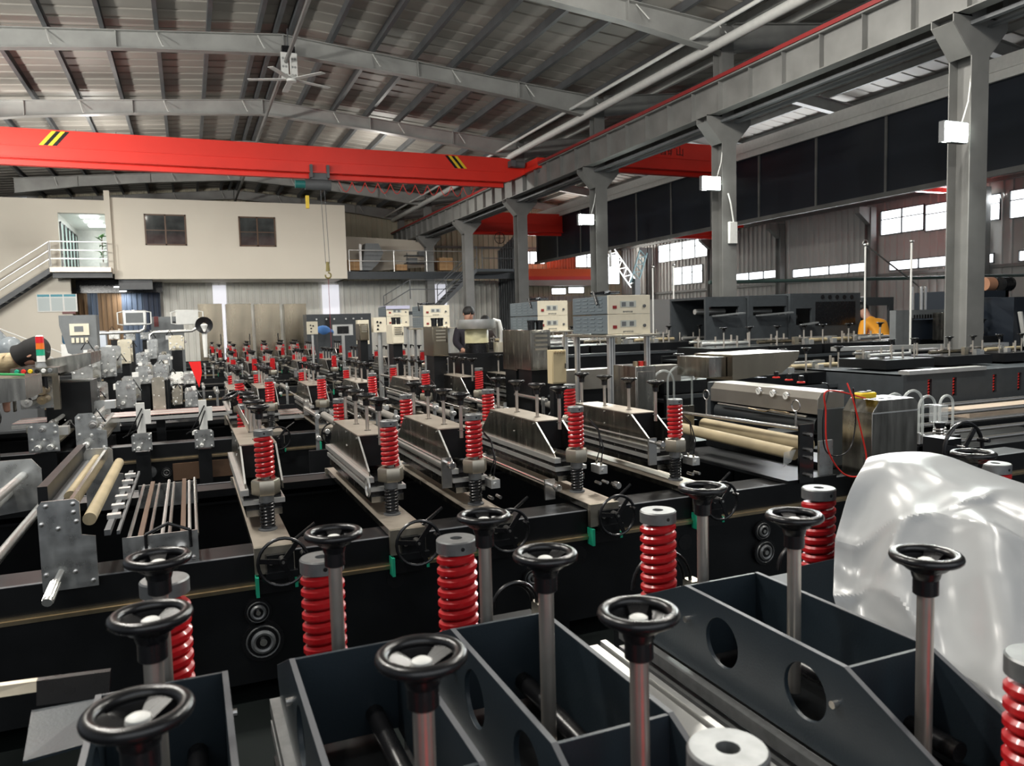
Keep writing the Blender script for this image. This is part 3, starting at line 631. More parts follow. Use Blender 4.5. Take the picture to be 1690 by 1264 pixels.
ME['lowerS'] = MB().helix((0, 0, 0), .040, .605, .765, 7.5, .014, .014, n=18).mesh('return_spring', STL)
ME['lowcore'] = MB().cyl((0, 0, .58), (0, 0, .80), .026, n=12).lathe([(.03, .58), (.058, .58), (.058, .595), (.03, .60)], 18).mesh('spring_seat', STD)
def inst(name, key, parent, loc=(0, 0, 0), rot=None, mats=None):
    o = bpy.data.objects.new(name, ME[key]); C.objects.link(o); o.parent = parent; o.location = loc
    if rot: o.rotation_euler = rot
    return o
def springs(root, ys, low=True, lowkey='lower'):
    for y in ys:
        c = inst('compression_spring', 'coil', root, (0, y, 0)); inst('guide_rod', 'core', c)
        k = inst('spring_cap', 'cap', root, (0, y, 0)); inst('set_screw_hole', 'capbore', k)
        inst('hex_block', 'hex', root, (0, y, 0)); inst('collar', 'collar', root, (0, y, 0))
        if low: c2 = inst('return_spring', lowkey, root, (0, y, 0)); inst('spring_seat', 'lowcore', c2)
def side_wheel(root, x, y, z, R=.10):
    """small black handwheel on a horizontal spindle, facing the aisle"""
    wv = MB(); wv.lathe([(R - .008 + .010 * math.cos(a), .010 * math.sin(a)) for a in [2 * PI * i / 8 for i in range(8)]], 26, ax='y', closed=True)
    for k in range(3):
        a = k * 2 * PI / 3 + .9; wv.bar((.02 * math.cos(a), 0, .02 * math.sin(a)), ((R - .01) * math.cos(a), 0, (R - .01) * math.sin(a)), .008, .028)
    wv.cyl((0, -.015, 0), (0, .06, 0), .022, n=14)
    o = wv.obj('adjusting_wheel', RUB, root, (x, y, z)); MB().cyl((0, -.018, 0), (0, -.012, 0), .009, n=10).obj('hub_screw', STL, o)
    MB().cyl((R * .75, -.06, R * .3), (R * .75, 0, R * .3), .011, .014, n=10).obj('crank_grip', RUB, o)
    return o
def carriage(root, y):
    MB().box(-.10, .10, y - .07, y, .32, .40).box(-.06, .06, y - .05, y + .12, .40, .545).obj('carriage', RUB, root)
    MB().box(-.118, -.10, y - .08, y, .305, .42).obj('end_seal', GRN, root); MB().box(.10, .118, y - .08, y, .335, .375).obj('end_seal', GRN, root)
def cyl_unit(root, x, y, z):
    """air cylinder head with fittings and hoses"""
    MB().box(x - .03, x + .035, y - .10, y + .03, z - .03, z + .03).lathe([(.014, y - .112), (.014, y - .10)], 10, (x, 0, z), 'y').obj('air_cylinder', ALU, root)
    for d in (-.07, 0): MB().cyl((x, y + d, z + .03), (x, y + d, z + .05), .009, n=8).obj('fitting', NIC, root)
    MB().tube([(x, y - .07, z + .05), (x + .02, y - .07, z + .16), (x, y - .03, z + .30), (x - .04, y + .02, z + .36)], .005, 6).tube([(x, y, z + .05), (x + .035, y, z + .15), (x + .02, y, z + .28), (x - .03, y + .03, z + .34)], .005, 6).obj('air_hose', RUB, root)
    for u in (-.02, .04): MB().cyl((x + u, y - .02, z - .10), (x + u, y - .09, z - .10), .012, n=10).obj('hose_plug', STL, root)
def knob(mb, x, y, z, r=.022, L=.07):
    mb.cyl((x, y, z), (x, y - L * .4, z), r * .5, n=8); mb.lathe([(r * .8, y - L), (r, y - L * .95), (r, y - L * .45), (r * .6, y - L * .4)], 12, (x, 0, z), 'y')

def station_A(x, wheels=(.24, .62, 1.0), open_side=True):
    """blue-grey open plate beam, foreground machine"""
    r = thing('sealing_station', (x, .88, 0), '', 'machine unit'); L = 1.24; yc = .62
    prof = [(yc - .62, .905), (yc - .57, .86), (yc + .57, .86), (yc + .62, .905), (yc + .62, .94), (yc + .29, 1.09), (yc - .29, 1.09), (yc - .62, .94)]
    for s in (-1, 1):
        mb = MB(); xa = s * .125; mb.plate(prof, [(yc + .125, .985, .066), (yc - .175, .985, .066)] if s < 0 else [], xa - .006, xa + .006)
        mb.obj('side_plate', [BLG], r, bevel=.0012)
        e = MB()
        for k in range(4):
            a = prof[3:8][k]; b = prof[3:8][k + 1]; e.bar((xa, a[0], a[1] + .0004), (xa, b[0], b[1] + .0004), .0124, .0012)
        e.obj('cut_edge', EDGE, r)
    for y in (yc - .29, yc + .29): MB().box(-.119, .119, y - .005, y + .005, .87, 1.089).obj('cross_plate', BLG, r, bevel=.001)
    for y in (yc - .27, yc + .27): MB().cyl((-.145, y, 1.0), (-.12, y, 1.0), .009, n=10).cyl((.12, y, 1.0), (.145, y, 1.0), .009, n=10).obj('cap_screw', STL, r)
    for y in wheels:
        h = inst('handwheel', 'wheel', r, (0, y, 1.34), (0, 0, random.random() * 2)); inst('hub_cap', 'hubcap', h); inst('rod', 'rod_A', r, (0, y, 1.34))
    springs(r, (0, L), True, 'lowerS')
    MB().box(-.10, .10, .02, L - .02, .80, .855).obj('heating_bar', BLK, r)
    MB().box(-.155, -.128, .0, L, .815, .85).box(-.155, -.128, .0, L, .76, .79).obj('bar_holder', CAPM, r)
    MB().box(-.13, .13, .06, L - .06, .70, .75).obj('lower_bar', BLK, r)
    MB().box(-.14, .14, -.16, L + .16, .52, .60).obj('base_beam', BLK, r)
    MB().cyl((.06, .2, .92), (.06, 1.05, .92), .022, n=12).obj('inner_roller', RUB, r)
    return r
SA = {}
labA = {-.09: ('dark grey station at the lower left with three close handwheels in a line', (.24, .62, 1.0)), .305: ('dark grey station left of centre with a wheel missing in the middle', (.24, 1.02)),
        .695: ('dark grey station in the bottom centre, its beam plates pierced by round holes', (.24, .62, 1.0)), 1.395: ('dark blue-grey station at the lower right with two large round holes in its plate', (.24, .62, 1.0)),
        2.085: ('dark station hidden by the white sheet, only its red spring standing clear', ()), }
for x, (lb, wh) in labA.items():
    s_ = station_A(x, wh); s_['label'] = lb; s_['group'] = 'stations of the foreground machine'
# the station at the right edge behind the white sheet
r = thing('sealing_station', (3.03, 2.12, 0), 'station behind the white sheet at the right edge with a large handwheel', 'machine unit', 'stations of the foreground machine')
springs(r, (0,), True); h = inst('handwheel', 'wheel', r, (-.20, -.05, 1.285)); h.scale = (1.15,) * 3; o = inst('rod', 'rod_A', r, (-.20, -.05, 1.285)); MB().box(-.3, .15, -.2, .15, .52, .60).obj('base_block', NIC, r)
q_ = aty(1590, 742, 2.75) - r.location; side_wheel(r, q_.x, q_.y, q_.z, .15); MB().box(q_.x - .05, q_.x + .05, q_.y + .05, q_.y + .2, .53, q_.z + .05).obj('wheel_post', BLK, r)
# foreground machine frame
r = thing('sealing_machine', (0, 0, 0), 'black frame of the nearest machine under the dark stations', 'machine frame', 'black machine frames')
MB().box(-1.6, 4.2, 2.02, 2.28, .46, .52).box(-1.6, 4.2, 2.02, 2.06, FZ + .1, .46).obj('far_side_plate', BLK, r)
MB().box(-1.6, 4.2, .70, .96, .46, .52).box(-1.6, 4.2, .92, .96, FZ + .1, .46).obj('near_side_plate', BLK, r)
MB().box(-1.6, 4.2, .96, 2.02, FZ + .1, FZ + .2).obj('bottom_tray', BLK, r)
for x in (-1.5, .5, 2.4, 4.1): MB().box(x - .05, x + .05, .75, 2.2, FZ, FZ + .1).obj('foot', BLK, r)
q4 = [aty(*p) for p in ((52, 1172, 1.95), (172, 1150, 1.95), (160, 1222, 1.72), (38, 1256, 1.72))]
MB().prism(q4, (0, .0, -.006)).obj('dark_tray', BLG, r)
q4 = [aty(*p) for p in ((-60, 1140, 2.0), (60, 1124, 2.0), (60, 1142, 1.98), (-60, 1160, 1.98))]
MB().prism(q4, (0, .02, 0)).obj('beige_strip', NIC, r); MB().prism([aty(*p) for p in ((60, 1124, 2.0), (182, 1108, 2.0), (180, 1150, 1.96), (60, 1165, 1.96))], (0, .02, 0)).obj('black_cover', RUB, r)
# beige film roll and plate between two foreground stations
t = thing('film_table', (.98, 1.05, 0), 'beige folded film lying on steel bars beside the dark station, bottom right of centre', 'film')
MB().box(-.13, .10, -.15, .62, .785, .80).obj('film', mat('beige film', (.52, .47, .38), .6, bump=.5, bscale=9), t, bevel=.004); MB().box(.11, .17, -.4, 1.05, .79, .82).box(.18, .2, -.4, 1.05, .77, .83).obj('support_bar', ALU, t)
MB().tube([(.03, -.4, .84), (.06, 1.0, .83)], .013, 8).obj('rod', STL, t); MB().box(-.13, .2, -.3, 1.0, .5, .77).obj('table_body', BLK, t)

def station_B(kind=0):
    """mid-hall station: bevelled stainless cover with taupe top, spring pair and base beam"""
    r = thing('sealing_station', (0, 0, 0), '', 'machine unit'); L = 1.80
    p = [(.20, .86), (L - .20, .86), (L - .20, .93), (L - .48, 1.065), (.48, 1.065), (.20, .93)]
    p = [(.10, .82), (L - .10, .82), (L - .14, .88), (L - .36, 1.065), (.46, 1.065), (.14, .86)]
    for s in (-1, 1):
        MB().plate(p, [], s * .115 - .004, s * .115 + .004).obj('side_plate', BRU, r)
        sc_ = MB()
        for y, z in ((.50, 1.045), (L / 2, 1.045), (L - .38, 1.045), (.9, .94)): sc_.cyl((s * .118, y, z), (s * .126, y, z), .008, n=8)
        sc_.obj('plate_screws', STL, r)
    MB().box(-.120, .120, .45, L - .35, 1.064, 1.072).obj('top_plate', TAU, r)
    MB().box(-.110, .110, .47, L - .37, .84, 1.062).obj('shade_box', BLK, r)  # black box stands in for the shade inside the open cover
    for sx in (-1, 1): MB().bar((sx * .115, .46, 1.067), (sx * .115, .14, .862), .012, .006).obj('edge_trim', ALU, r)
    for y in (.27, .68, 1.10, 1.54):
        h = inst('handwheel', 'wheel', r, (0, y, 1.34), (random.uniform(-.03, .03), random.uniform(-.03, .03), random.random() * 2)); inst('hub_cap', 'hubcap', h); inst('rod', 'rod_B', r, (0, y, 1.34))
        MB().box(-.022, .022, y - .016, y + .016, 1.073, 1.075).obj('rod_slot', RUB, r)
    springs(r, (0, L), True, 'lower')
    MB().box(-.15, -.10, .06, L - .06, .80, .835).obj('upper_bar', ALU, r); MB().box(-.13, .10, .10, L - .10, .765, .80).obj('insulating_strip', RUB, r)
    dots = MB()
    for k in range(9): dots.cyl((-.1315, .2 + k * .17, .782), (-.13, .2 + k * .17, .782), .006, n=6)
    dots.obj('bar_screws', STL, r)
    MB().box(-.14, .12, .07, L - .07, .735, .765).obj('heating_bar', ALU, r); MB().box(-.12, .10, .07, L - .07, .66, .70).obj('lower_heating_bar', BRU, r); MB().box(-.12, .10, .09, L - .09, .70, .735).obj('lower_insulation', RUB, r)
    MB().box(-.115, .105, -.38, L + .14, .545, .582).obj('base_beam', BRU, r); MB().box(-.115, .105, -.38, L + .14, .582, .586).obj('base_top', TAU, r)
    MB().box(-.117, .107, -.42, -.38, .43, .586).obj('end_plate', NIC, r); MB().box(-.13, .11, L + .135, L + .17, .44, .585).obj('end_plate', NIC, r)
    MB().box(-.05, .10, -.44, -.42, .40, .54).box(-.06, .12, -.46, -.42, .40, .44).obj('bracket', BLK, r)
    sc_ = MB()
    for x in (.0, .06): sc_.cyl((x - .03, -.455, .50), (x - .03, -.44, .50), .014, n=12)
    sc_.obj('bracket_bolts', STL, r)
    side_wheel(r, .03, -.53, .52, .145)
    MB().cyl((.10, -.38, .59), (.24, -.36, .68), .010, n=8).obj('clamp_lever', RUB, r)
    carriage(r, -.37)
    if kind == 1:
        cyl_unit(r, .10, -.03, .74); g = MB(); g.cyl((-.21, -.05, .90), (-.21, L - .1, .90), .011, n=10); knob(g, -.21, -.05, .90, .026, .10); g.obj('guide_bar', STL, r); MB().box(-.24, -.17, .0, .02, .72, .93).obj('bar_bracket', STL, r)
    if kind == 2:
        cyl_unit(r, .14, -.05, .76); g = MB(); g.cyl((-.22, -.05, .66), (-.22, L - .1, .66), .011, n=10); knob(g, -.22, -.05, .66, .026, .10); knob(g, .24, -.10, .64, .026, .10); g.obj('guide_bar', STL, r); MB().box(-.26, -.18, .0, .02, .55, .70).obj('bar_bracket', STL, r)
    if kind == 3:
        MB().tube([(-.20, -.02, .86 + .06 * math.sin(a) * 1) if False else (-.17 + .0 * a, -.06 + .06 * math.cos(a), .80 + .06 * math.sin(a)) for a in [2 * PI * i / 16 for i in range(16)]], .008, 6, closed=True).obj('ring_handle', ALU, r)
    return r
protos = [station_B(k) for k in (0, 1, 2, 3)]
used = set()
def place(kind, x, y, label, group, sc_=None):
    p = protos[kind]
    if kind not in used: used.add(kind); p.location = (x, y, 0); p['label'] = label; p['group'] = group; o = p
    else: o = dup(p, (x, y, 0), label, group=group)
    return o
rowsS = [
    ('second machine row', 5.02, [(.40, 0), (1.20, 3), (1.80, 1), (2.60, 2), (3.47, 1)],
     ['stainless station at centre left, its four handwheels overlapping in a line', 'stainless station with four handwheels behind the tall centre-left spring', 'stainless station with a taupe top, third along the second machine row', 'long stainless station with an air cylinder beside the round black handwheel', 'stainless station just left of the tan roller in the second row']),
    ('third machine row', 10.2, [(.56, 0), (.92, 3), (1.57, 1), (2.24, 2), (2.98, 1), (3.76, 2), (4.5, 1)], None),
    ('fourth machine row', 18.3, [(.9, 0), (1.35, 0), (1.74, 3), (2.45, 1), (3.13, 0), (3.86, 2), (4.55, 1), (5.28, 2)], None),
    ('fifth machine row', 28.0, [(.97, 0), (1.45, 0), (1.88, 0), (2.5, 3), (3.03, 0), (3.5, 0), (4.07, 0), (5.05, 0)], None),
    ('sixth machine row', 34.0, [(.9, 0), (1.6, 0), (2.3, 0), (3.0, 0), (3.7, 0), (4.3, 0)], None)]
for rn, y0, lst, labs in rowsS:
    for i, (x, k) in enumerate(lst):
        lb = labs[i] if labs else 'sealing station with red springs in the %s, %s from its left end' % (rn, ORD[i])
        place(k, x, y0, lb, 'stations of the ' + rn)
# leaning handwheel of the first station
g = thing('leaning_handwheel', (.30, 6.1, 0), 'black handwheel on a leaning steel rod at the centre-left station', 'handwheel')
o = inst('handwheel', 'wheel', g, (-.03, 0, 1.36), (.15, -.42, 0)); o = inst('rod', 'rod_A', g, (-.03, 0, 1.36), (.15, -.42, 0))

# machine frames: long black side beams with brass rails, bearings and holes
def frame(y0, y1, x0, x1, label, feet=4):
    r = thing('sealing_machine', (0, 0, 0), label, 'machine frame', 'black machine frames')
    for nm, ya, yb, s in (('near', y0 - .36, y0 - .07, -1), ('far', y1 - .05, y1 + .25, 1)):
        web = ya if s < 0 else yb - .04
        MB().box(x0, x1, ya, yb, .47, .53).box(x0, x1, web, web + .04, FZ + .12, .47).box(x0, x1, ya + .04, yb, .40, .42).obj(nm + '_side_beam', BLK, r)
        MB().box(x0, x1, (ya if s < 0 else yb - .03) , (ya + .03 if s < 0 else yb), .531, .534).obj('worn_edge', EDGE, r)
    a = y0 - .36
    MB().box(x0 + .9, x1, a - .02, a, .335, .375).box(x0 + .9, x1, a - .03, a - .02, .35, .36).obj('linear_rail', BRS, r)
    for x in (x0 + .3, (x0 + x1) / 2, x1 - .3): MB().box(x - .05, x + .05, y0 - .33, y1 + .2, FZ, FZ + .12).obj('foot', BLK, r)
    MB().box(x0, x1, y0 - .3, y1 + .2, FZ + .12, FZ + .16).obj('bottom_plate', BLK, r)
    return r, a
def bearing(r, a, x, z, R=.05, big=True):
    MB().lathe([(R * 1.7, a - .03), (R * 1.7, a)], 20, (x, 0, z), 'y').obj('bearing_flange', RUB, r)
    MB().lathe([(R * .62, a - .045), (R * .8, a - .05), (R, a - .04), (R, a - .03), (R * .62, a - .03)], 22, (x, 0, z), 'y', closed=True).lathe([(R * 1.25, a - .035), (R * 1.33, a - .04), (R * 1.4, a - .03), (R * 1.25, a - .03)], 22, (x, 0, z), 'y', closed=True).obj('bearing_ring', CAPM, r)
    MB().cyl((x, a - .05, z), (x, a - .03, z), R * .3, n=12).obj('shaft_end', STL, r)
fB, aB = frame(5.02, 6.82, -2.6, 7.2, 'black frame of the second machine row, running across the whole picture')
for x, z, R in ((.29, .20, .045), (.31, .02, .07), (2.05, .13, .04), (4.0, .20, .045), (4.02, .03, .06)): bearing(fB, aB, x, z, R)
for x, z in ((1.12, .26), (2.42, .23), (3.3, .2), (.62, .2), (5.2, .22)): MB().lathe([(.05, aB - .004), (.058, aB - .004), (.058, aB)], 20, (x, 0, z), 'y').cyl((x, aB - .003, z), (x, aB - .001, z), .05, n=20).obj('round_port', RUB, fB)
fC, aC = frame(10.2, 12.2, -5.0, 10.0, 'black frame of the third machine row')
for x, z in ((1.5, .2), (2.7, .2), (-.5, .22)): MB().lathe([(.06, aC - .004), (.075, aC - .004), (.075, aC)], 20, (x, 0, z), 'y').obj('round_port', STD, fC)
MB().box(-.25, .45, aC - .06, aC - .03, .10, .30).obj('brown_rail_plate', BRN, fC)
for x in (-.32, .5): bearing(fC, aC, x, .2, .04)
frame(18.3, 20.2, -7, 9.5, 'black frame of the fourth machine row'); frame(28, 30, -5, 9.5, 'black frame of the fifth machine row'); frame(34, 36, -4, 8, 'black frame of the sixth machine row')

# ================================================================== slitting and roller units on the left half of the machines
def side_plate_poly(W, H, step=None, ch=.025):
    if step: return [(0, 0), (W, 0), (W, H * .52), (W * step, H * .56), (W * step, H - ch), (W * step - ch, H), (ch, H), (0, H - ch)]
    return [(0, 0), (W, 0), (W, H - ch), (W - ch, H), (ch, H), (0, H - ch)]
def plate_unit(px0, px1, pyt, pyb, y, label, L=1.6, step=None, knobs=1, post=False, mat_=None, roller=None, group='slitting units on the left', support=True):
    a = aty(px0, pyb, y); b = aty(px1, pyt, y); W = b.x - a.x; H = b.z - a.z; m_ = mat_ or GAL
    r = thing('roller_unit', (a.x, y, a.z), label, 'machine unit', group)
    poly = side_plate_poly(W, H, step, min(W, H) * .12)
    MB().prism([(u, 0, v) for u, v in poly], (0, .012, 0)).obj('near_plate', m_, r)
    if L > .3: MB().prism([(u, L, v) for u, v in poly], (0, .012, 0)).obj('far_plate', m_, r)
    s = MB(); q = max(.009, W * .055)
    for u, v in ((.12, .08), (.88, .08), (.12, .45), (.5, .42), (.12, .88), (.6 if step else .88, .88), (.6 if step else .88, .66)): s.lathe([(q * .4, -q * .9), (q, -q * .7), (q, 0)], 8, (u * W, 0, v * H), 'y')
    o = s.obj('plate_screws', BOLT, r)
    for k in range(knobs):
        g = MB(); knob(g, W * (.35 + .4 * k), -.01, H * .2, max(.02, W * .11), W * .55); g.obj('knob', BOLT, r)
    if L > .3:
        n = 2 if W < .2 else 3
        for k in range(n): MB().cyl((W * (.25 + .5 * k / max(1, n - 1)), .012, H * (.55 + .25 * (k % 2))), (W * (.25 + .5 * k / max(1, n - 1)), L, H * (.55 + .25 * (k % 2))), W * .08, n=10).obj('roller', (roller or ALU) if k == 0 else ALU, r)
        MB().box(W * .1, W * .9, .012, L, H * .2, H * .27).obj('tie_bar', NIC, r)
    rnd = random.Random(px0 * 7 + pyt)
    for k in range(5 if L > .3 else 1):
        u = rnd.uniform(-.15, 1.1) * W; v = rnd.uniform(.5, 1.15) * H; d = rnd.uniform(.02, .5); q = rnd.uniform(.10, .2) * min(W, .35)
        if k % 3 == 0: MB().box(u - q, u + q, d, d + q * 3, v - q * .8, v + q * .8).obj('valve_block', [ALU, WHT, NIC][rnd.randrange(3)], r)
        elif k % 3 == 1: MB().cyl((u, d - .1, v), (u, d + .05, v), q * .8, n=12).lathe([(q * .4, d - .16), (q * .6, d - .1)], 10, (u, 0, v), 'y').obj('fitting', STL, r)
        else: MB().tube([(u, d, v), (u + q * 2, d - .05, v + q * 3), (u + q * 4, d, v - q)], .012, 6).obj('hose', RUB, r)
    if support: MB().box(W * .15, W * .85, .05, max(.2, L - .1), FZ - a.z, -.02).obj('support_stand', BLK, r)
    if post: MB().box(W * .3, W * .72, .03, .08, H, H + .34).box(W * .72, W * 1.0, .03, .08, H + .1, H + .26).obj('sensor_post', WHT, r)
    if post: MB().tube([(W * .6, .02, H + .28), (W * .2, -.03, H + .12), (-W * .2, .0, H - .02)], .008, 6).tube([(W * .62, .02, H + .22), (W * .3, -.04, H + .05), (-W * .4, .03, H - .04)], .008, 6).obj('cable', RUB, r)
    return r
# large stepped plate unit in the second machine row
r = thing('roller_unit', (-.775, 4.6, .50), 'large stepped galvanised plate unit with beige rollers and a fluted knob, at left', 'machine unit', 'units at the left of the second machine row')
for y in (0, 1.95):
    MB().prism([(0, y, 0), (.26, y, 0), (.26, y, .27), (.195, y, .285), (.195, y, .46), (.175, y, .48), (.02, y, .48), (0, y, .45)], (0, .014, 0)).obj('side_plate', GAL, r)
s = MB()
for u, v in ((.02, .09), (.155, .09), (.235, .03), (.09, .33), (.015, .36), (.175, .36), (.165, .41), (.165, .455), (.04, .455)): s.lathe([(.005, -.012), (.012, -.010), (.013, 0)], 10, (u, 0, v), 'y')
s.obj('plate_screws', STL, r)
g = MB(); g.cyl((.09, 0, .10), (.065, -.16, .05), .016, n=10)
for k in range(10):
    a = k * 2 * PI / 10; g.bar((.075 + .02 * math.cos(a), -.10, .07 + .02 * math.sin(a)), (.055 + .022 * math.cos(a), -.22, .02 + .022 * math.sin(a)), .010, .010)
g.cyl((.068, -.13, .055), (.053, -.235, .015), .022, .025, n=12); g.obj('fluted_knob', ALU, r)
MB().cyl((.235, .02, .36), (.235, 1.95, .36), .034, n=16).obj('beige_roller', BEI, r); MB().cyl((.09, .5, .40), (.09, 1.95, .40), .036, n=16).obj('beige_roller', BEI, r)
MB().box(.14, .16, .02, 1.95, .40, .47).obj('divider_plate', BRU, r); MB().box(-.05, .0, .35, 2.1, .40, .50).obj('black_guard', BLK, r); MB().box(.0, .06, .1, 2.1, .36, .40).obj('guard_rail', STD, r)
MB().box(.30, .33, .02, 1.95, .26, .29).box(.36, .375, .02, 1.95, .26, .28).obj('guide_bar', STD, r)
sl = MB()
for k in range(6): sl.box(.29, .36, .3 + k * .27, .36 + k * .27, .285, .31)
sl.obj('guide_clamps', ALU, r)
# flat rack of bars
r = thing('bar_rack', (-.40, 4.72, .50), 'open rack of parallel steel and brown bars behind the leftmost front handwheel', 'machine unit', 'units at the left of the second machine row')
MB().box(0, .39, 0, .012, 0, .21).obj('near_plate', GAL, r); MB().box(-.02, .40, 1.85, 1.862, -.02, .16).obj('far_plate', GAL, r)
for k, (x, m_) in enumerate(((.02, ALU), (.085, BRN), (.13, STL), (.20, ALU), (.235, STL), (.31, BRN), (.345, ALU), (.385, STL))):
    z = .16 + .02 * (k % 2)
    (MB().box(x - .014, x + .014, .012, 1.85, z - .01, z + .006) if m_ is BRN else MB().cyl((x, .012, z), (x, 1.85, z), .011, n=10)).obj('bar', m_, r)
s = MB()
for u, v in ((.03, -.03), (.37, -.02), (.36, .05), (.3, .12)): s.lathe([(.005, -.014), (.013, -.012), (.014, 0)], 10, (u, 0, v), 'y')
s.obj('plate_screws', STL, r)
for xx, lean in ((.12, .12), (.35, -.12)): MB().cyl((xx, -.02, .22), (xx + lean, -.01, .27), .009, n=8).cyl((xx, -.02, .12), (xx, -.02, .22), .009, n=8).obj('clamp_lever', RUB, r)
for x in (.12, .30): MB().lathe([(.03, -.05), (.034, -.02), (.034, .0)], 14, (x, 0, .11), 'y').obj('bearing_cap', STL, r)
# unit cut by the left edge
r = thing('roller_unit', (-1.50, 5.1, .50), 'galvanised unit with pale tubes cut off by the left picture edge', 'machine unit', 'units at the left of the second machine row')
for y in (0, 1.6): MB().prism([(0, y, 0), (.42, y, .04), (.42, y, .34), (.36, y, .42), (0, y, .42)], (0, .012, 0)).obj('side_plate', GAL, r)
for x, z, q in ((.18, .18, .05), (.40, .05, .032), (.30, .30, .03), (.08, .34, .03)): MB().cyl((x, -.9 if z < .2 else .01, z), (x, 1.6, z), q, n=14).obj('roller', ALU, r)
MB().tube([(.05, -.02, .36), (.2, -.05, .40), (.34, -.02, .36)], .008, 6).obj('hose', RUB, r)
# third row and beyond
U = [
 (48, 96, 697, 748, 9.55, 'galvanised plate unit with two lower knobs, leftmost at the third machine row', dict(L=1.7, knobs=2)),
 (127, 174, 680, 746, 9.55, 'tall stepped galvanised plate unit in the third row above the black guard', dict(L=1.7, step=.68)),
 (218, 250, 714, 745, 9.55, 'small galvanised plate carrying a tall white sensor post, left one', dict(L=.2, post=True)),
 (322, 352, 708, 740, 9.55, 'small galvanised plate carrying a white sensor post, right one near the tall springs', dict(L=.2, post=True)),
 (253, 271, 622, 676, 11.4, 'plain beige-grey plate standing upright behind the left sensor post', dict(L=.0, knobs=0, mat_=NIC)),
 (136, 164, 638, 690, 12.2, 'galvanised plate unit with orange taped rollers, behind the stepped plate', dict(L=1.2, roller=mat('orange tape', (.6, .12, .04), .5))),
 (193, 223, 627, 674, 12.4, 'galvanised plate unit with a round clear knob, left of the beige plate', dict(L=1.2)),
 (120, 151, 583, 642, 15.0, 'tall galvanised plate with a dark dial and a paper tag at left', dict(L=1.3, knobs=2)),
 (166, 190, 572, 622, 16.5, 'tall plate unit with two brass roller ends', dict(L=1.3, knobs=2, roller=BRS)),
 (225, 248, 604, 634, 14.5, 'squat galvanised unit with three knobs beside the dark machine frame', dict(L=1.0, knobs=2)),
 (254, 276, 600, 628, 14.8, 'squat galvanised unit, second from the left in its row', dict(L=1.0)),
 (282, 302, 617, 634, 13.6, 'low pale unit with a black handle left of the red wrapped springs', dict(L=.8, mat_=WHT)),
 (303, 322, 616, 634, 13.6, 'low galvanised unit with two bright knobs left of the red wrapped springs', dict(L=.8, knobs=2)),
 (225, 244, 582, 602, 17.6, 'small plate unit in the hazy middle left, under the round bracket', dict(L=.8)),
 (262, 280, 585, 604, 17.5, 'small plate unit right of the round bracket in the middle left', dict(L=.8)),
 (244, 258, 560, 592, 20.5, 'narrow upright chrome unit in the far left machine row', dict(L=.8)),
 (279, 303, 553, 578, 21.5, 'cream framed unit with two round dials in the far left row', dict(L=.6, mat_=CRM, knobs=2)),
 (196, 214, 560, 600, 19.5, 'upright cream bar unit left of the small chrome units', dict(L=.8, mat_=CRM)),
 (143, 157, 556, 577, 21.0, 'small white capped unit beside the grey console', dict(L=.5, mat_=WHT)),
 (90, 110, 690, 716, 11.0, 'low unit of chrome fittings behind the leftmost plate', dict(L=1.0)),
 (285, 300, 642, 668, 12.6, 'pale plate unit with a knob left of the tall white sensor, middle', dict(L=.9, mat_=NIC)),
 (306, 326, 645, 672, 12.6, 'galvanised plate unit right of the pale plate, behind the sensor post', dict(L=.9)),
 (208, 222, 548, 562, 25, 'tiny bright unit in the far left machine row', dict(L=.4)),
 (232, 248, 548, 560, 25, 'tiny grey unit right of the bright one in the far left row', dict(L=.4)),
 (180, 196, 545, 560, 26, 'tiny white unit under the first screen arm', dict(L=.4, mat_=WHT)),
]
for px0, px1, pyt, pyb, y, lb, kw in U: plate_unit(px0, px1, pyt, pyb, y, lb, **kw)
# film web running between the units
for i, (pa, pb, py, y, z0, lb) in enumerate(((170, 400, 690, 10.8, .03, 'long flat film strips stretched between the sensor posts and the tall springs'), (20, 130, 700, 11.2, .03, 'film strips stretched across the third machine row at far left'), (430, 500, 686, 10.6, .03, 'film strips crossing behind the tall centre-left spring'))):
    a = aty(pa, py, y); b = aty(pb, py - 8, y); r = thing('film_web', (a.x, y, a.z), lb, 'film', 'film webs')
    W = b.x - a.x
    for k in range(5): MB().box(0, W, k * .13, k * .13 + .09, 0, .004).obj('strip', [mat('pinkish film', (.45, .30, .28), .35), mat('clear pale film', (.55, .53, .50), .3)][k % 2], r)
    MB().box(0, W, -.05, -.01, -.06, -.02).box(0, W, .66, .70, -.06, -.02).obj('rail', ALU, r)
# row of loose knobs and air cylinders seen between the stations of the third and fourth rows
kk = 0
for y, xs in ((8.9, (1.3, 2.0, 2.7, 3.4, 4.15)), (14.6, (.2, .6, 1.4, 2.1, 2.9, 3.6, 4.4)), (24.0, (.4, 1.2, 2.2, 3.2, 4.2))):
    for x in xs:
        kk += 1; r = thing('web_guide_unit', (x, y, .55), 'chrome web guide with knobs between machine rows, %s from left in %s' % (ORD[xs.index(x)], {8.9: 'the near row', 14.6: 'the middle row', 24.0: 'the far row'}[y]), 'machine unit', 'web guides between the stations')
        MB().box(-.02, .02, 0, .012, -.1, .34).box(.2, .24, 0, .012, -.1, .30).obj('plate', GAL, r)
        g = MB()
        for u, v in ((.0, .30), (.22, .22), (.1, .12), (.0, .05)): knob(g, u, 0, v, .028, .09)
        g.obj('knobs', ALU, r); MB().cyl((0, .01, .3), (0, .9, .3), .03, n=12).obj('roller', STL, r); MB().cyl((.22, .01, .2), (.22, .9, .2), .045, n=12).obj('roller', mat('grey rubber roller', (.2, .19, .17), .5), r)
        MB().box(-.1, .34, .0, .06, FZ - .55, -.1).obj('foot_block', BLK, r)

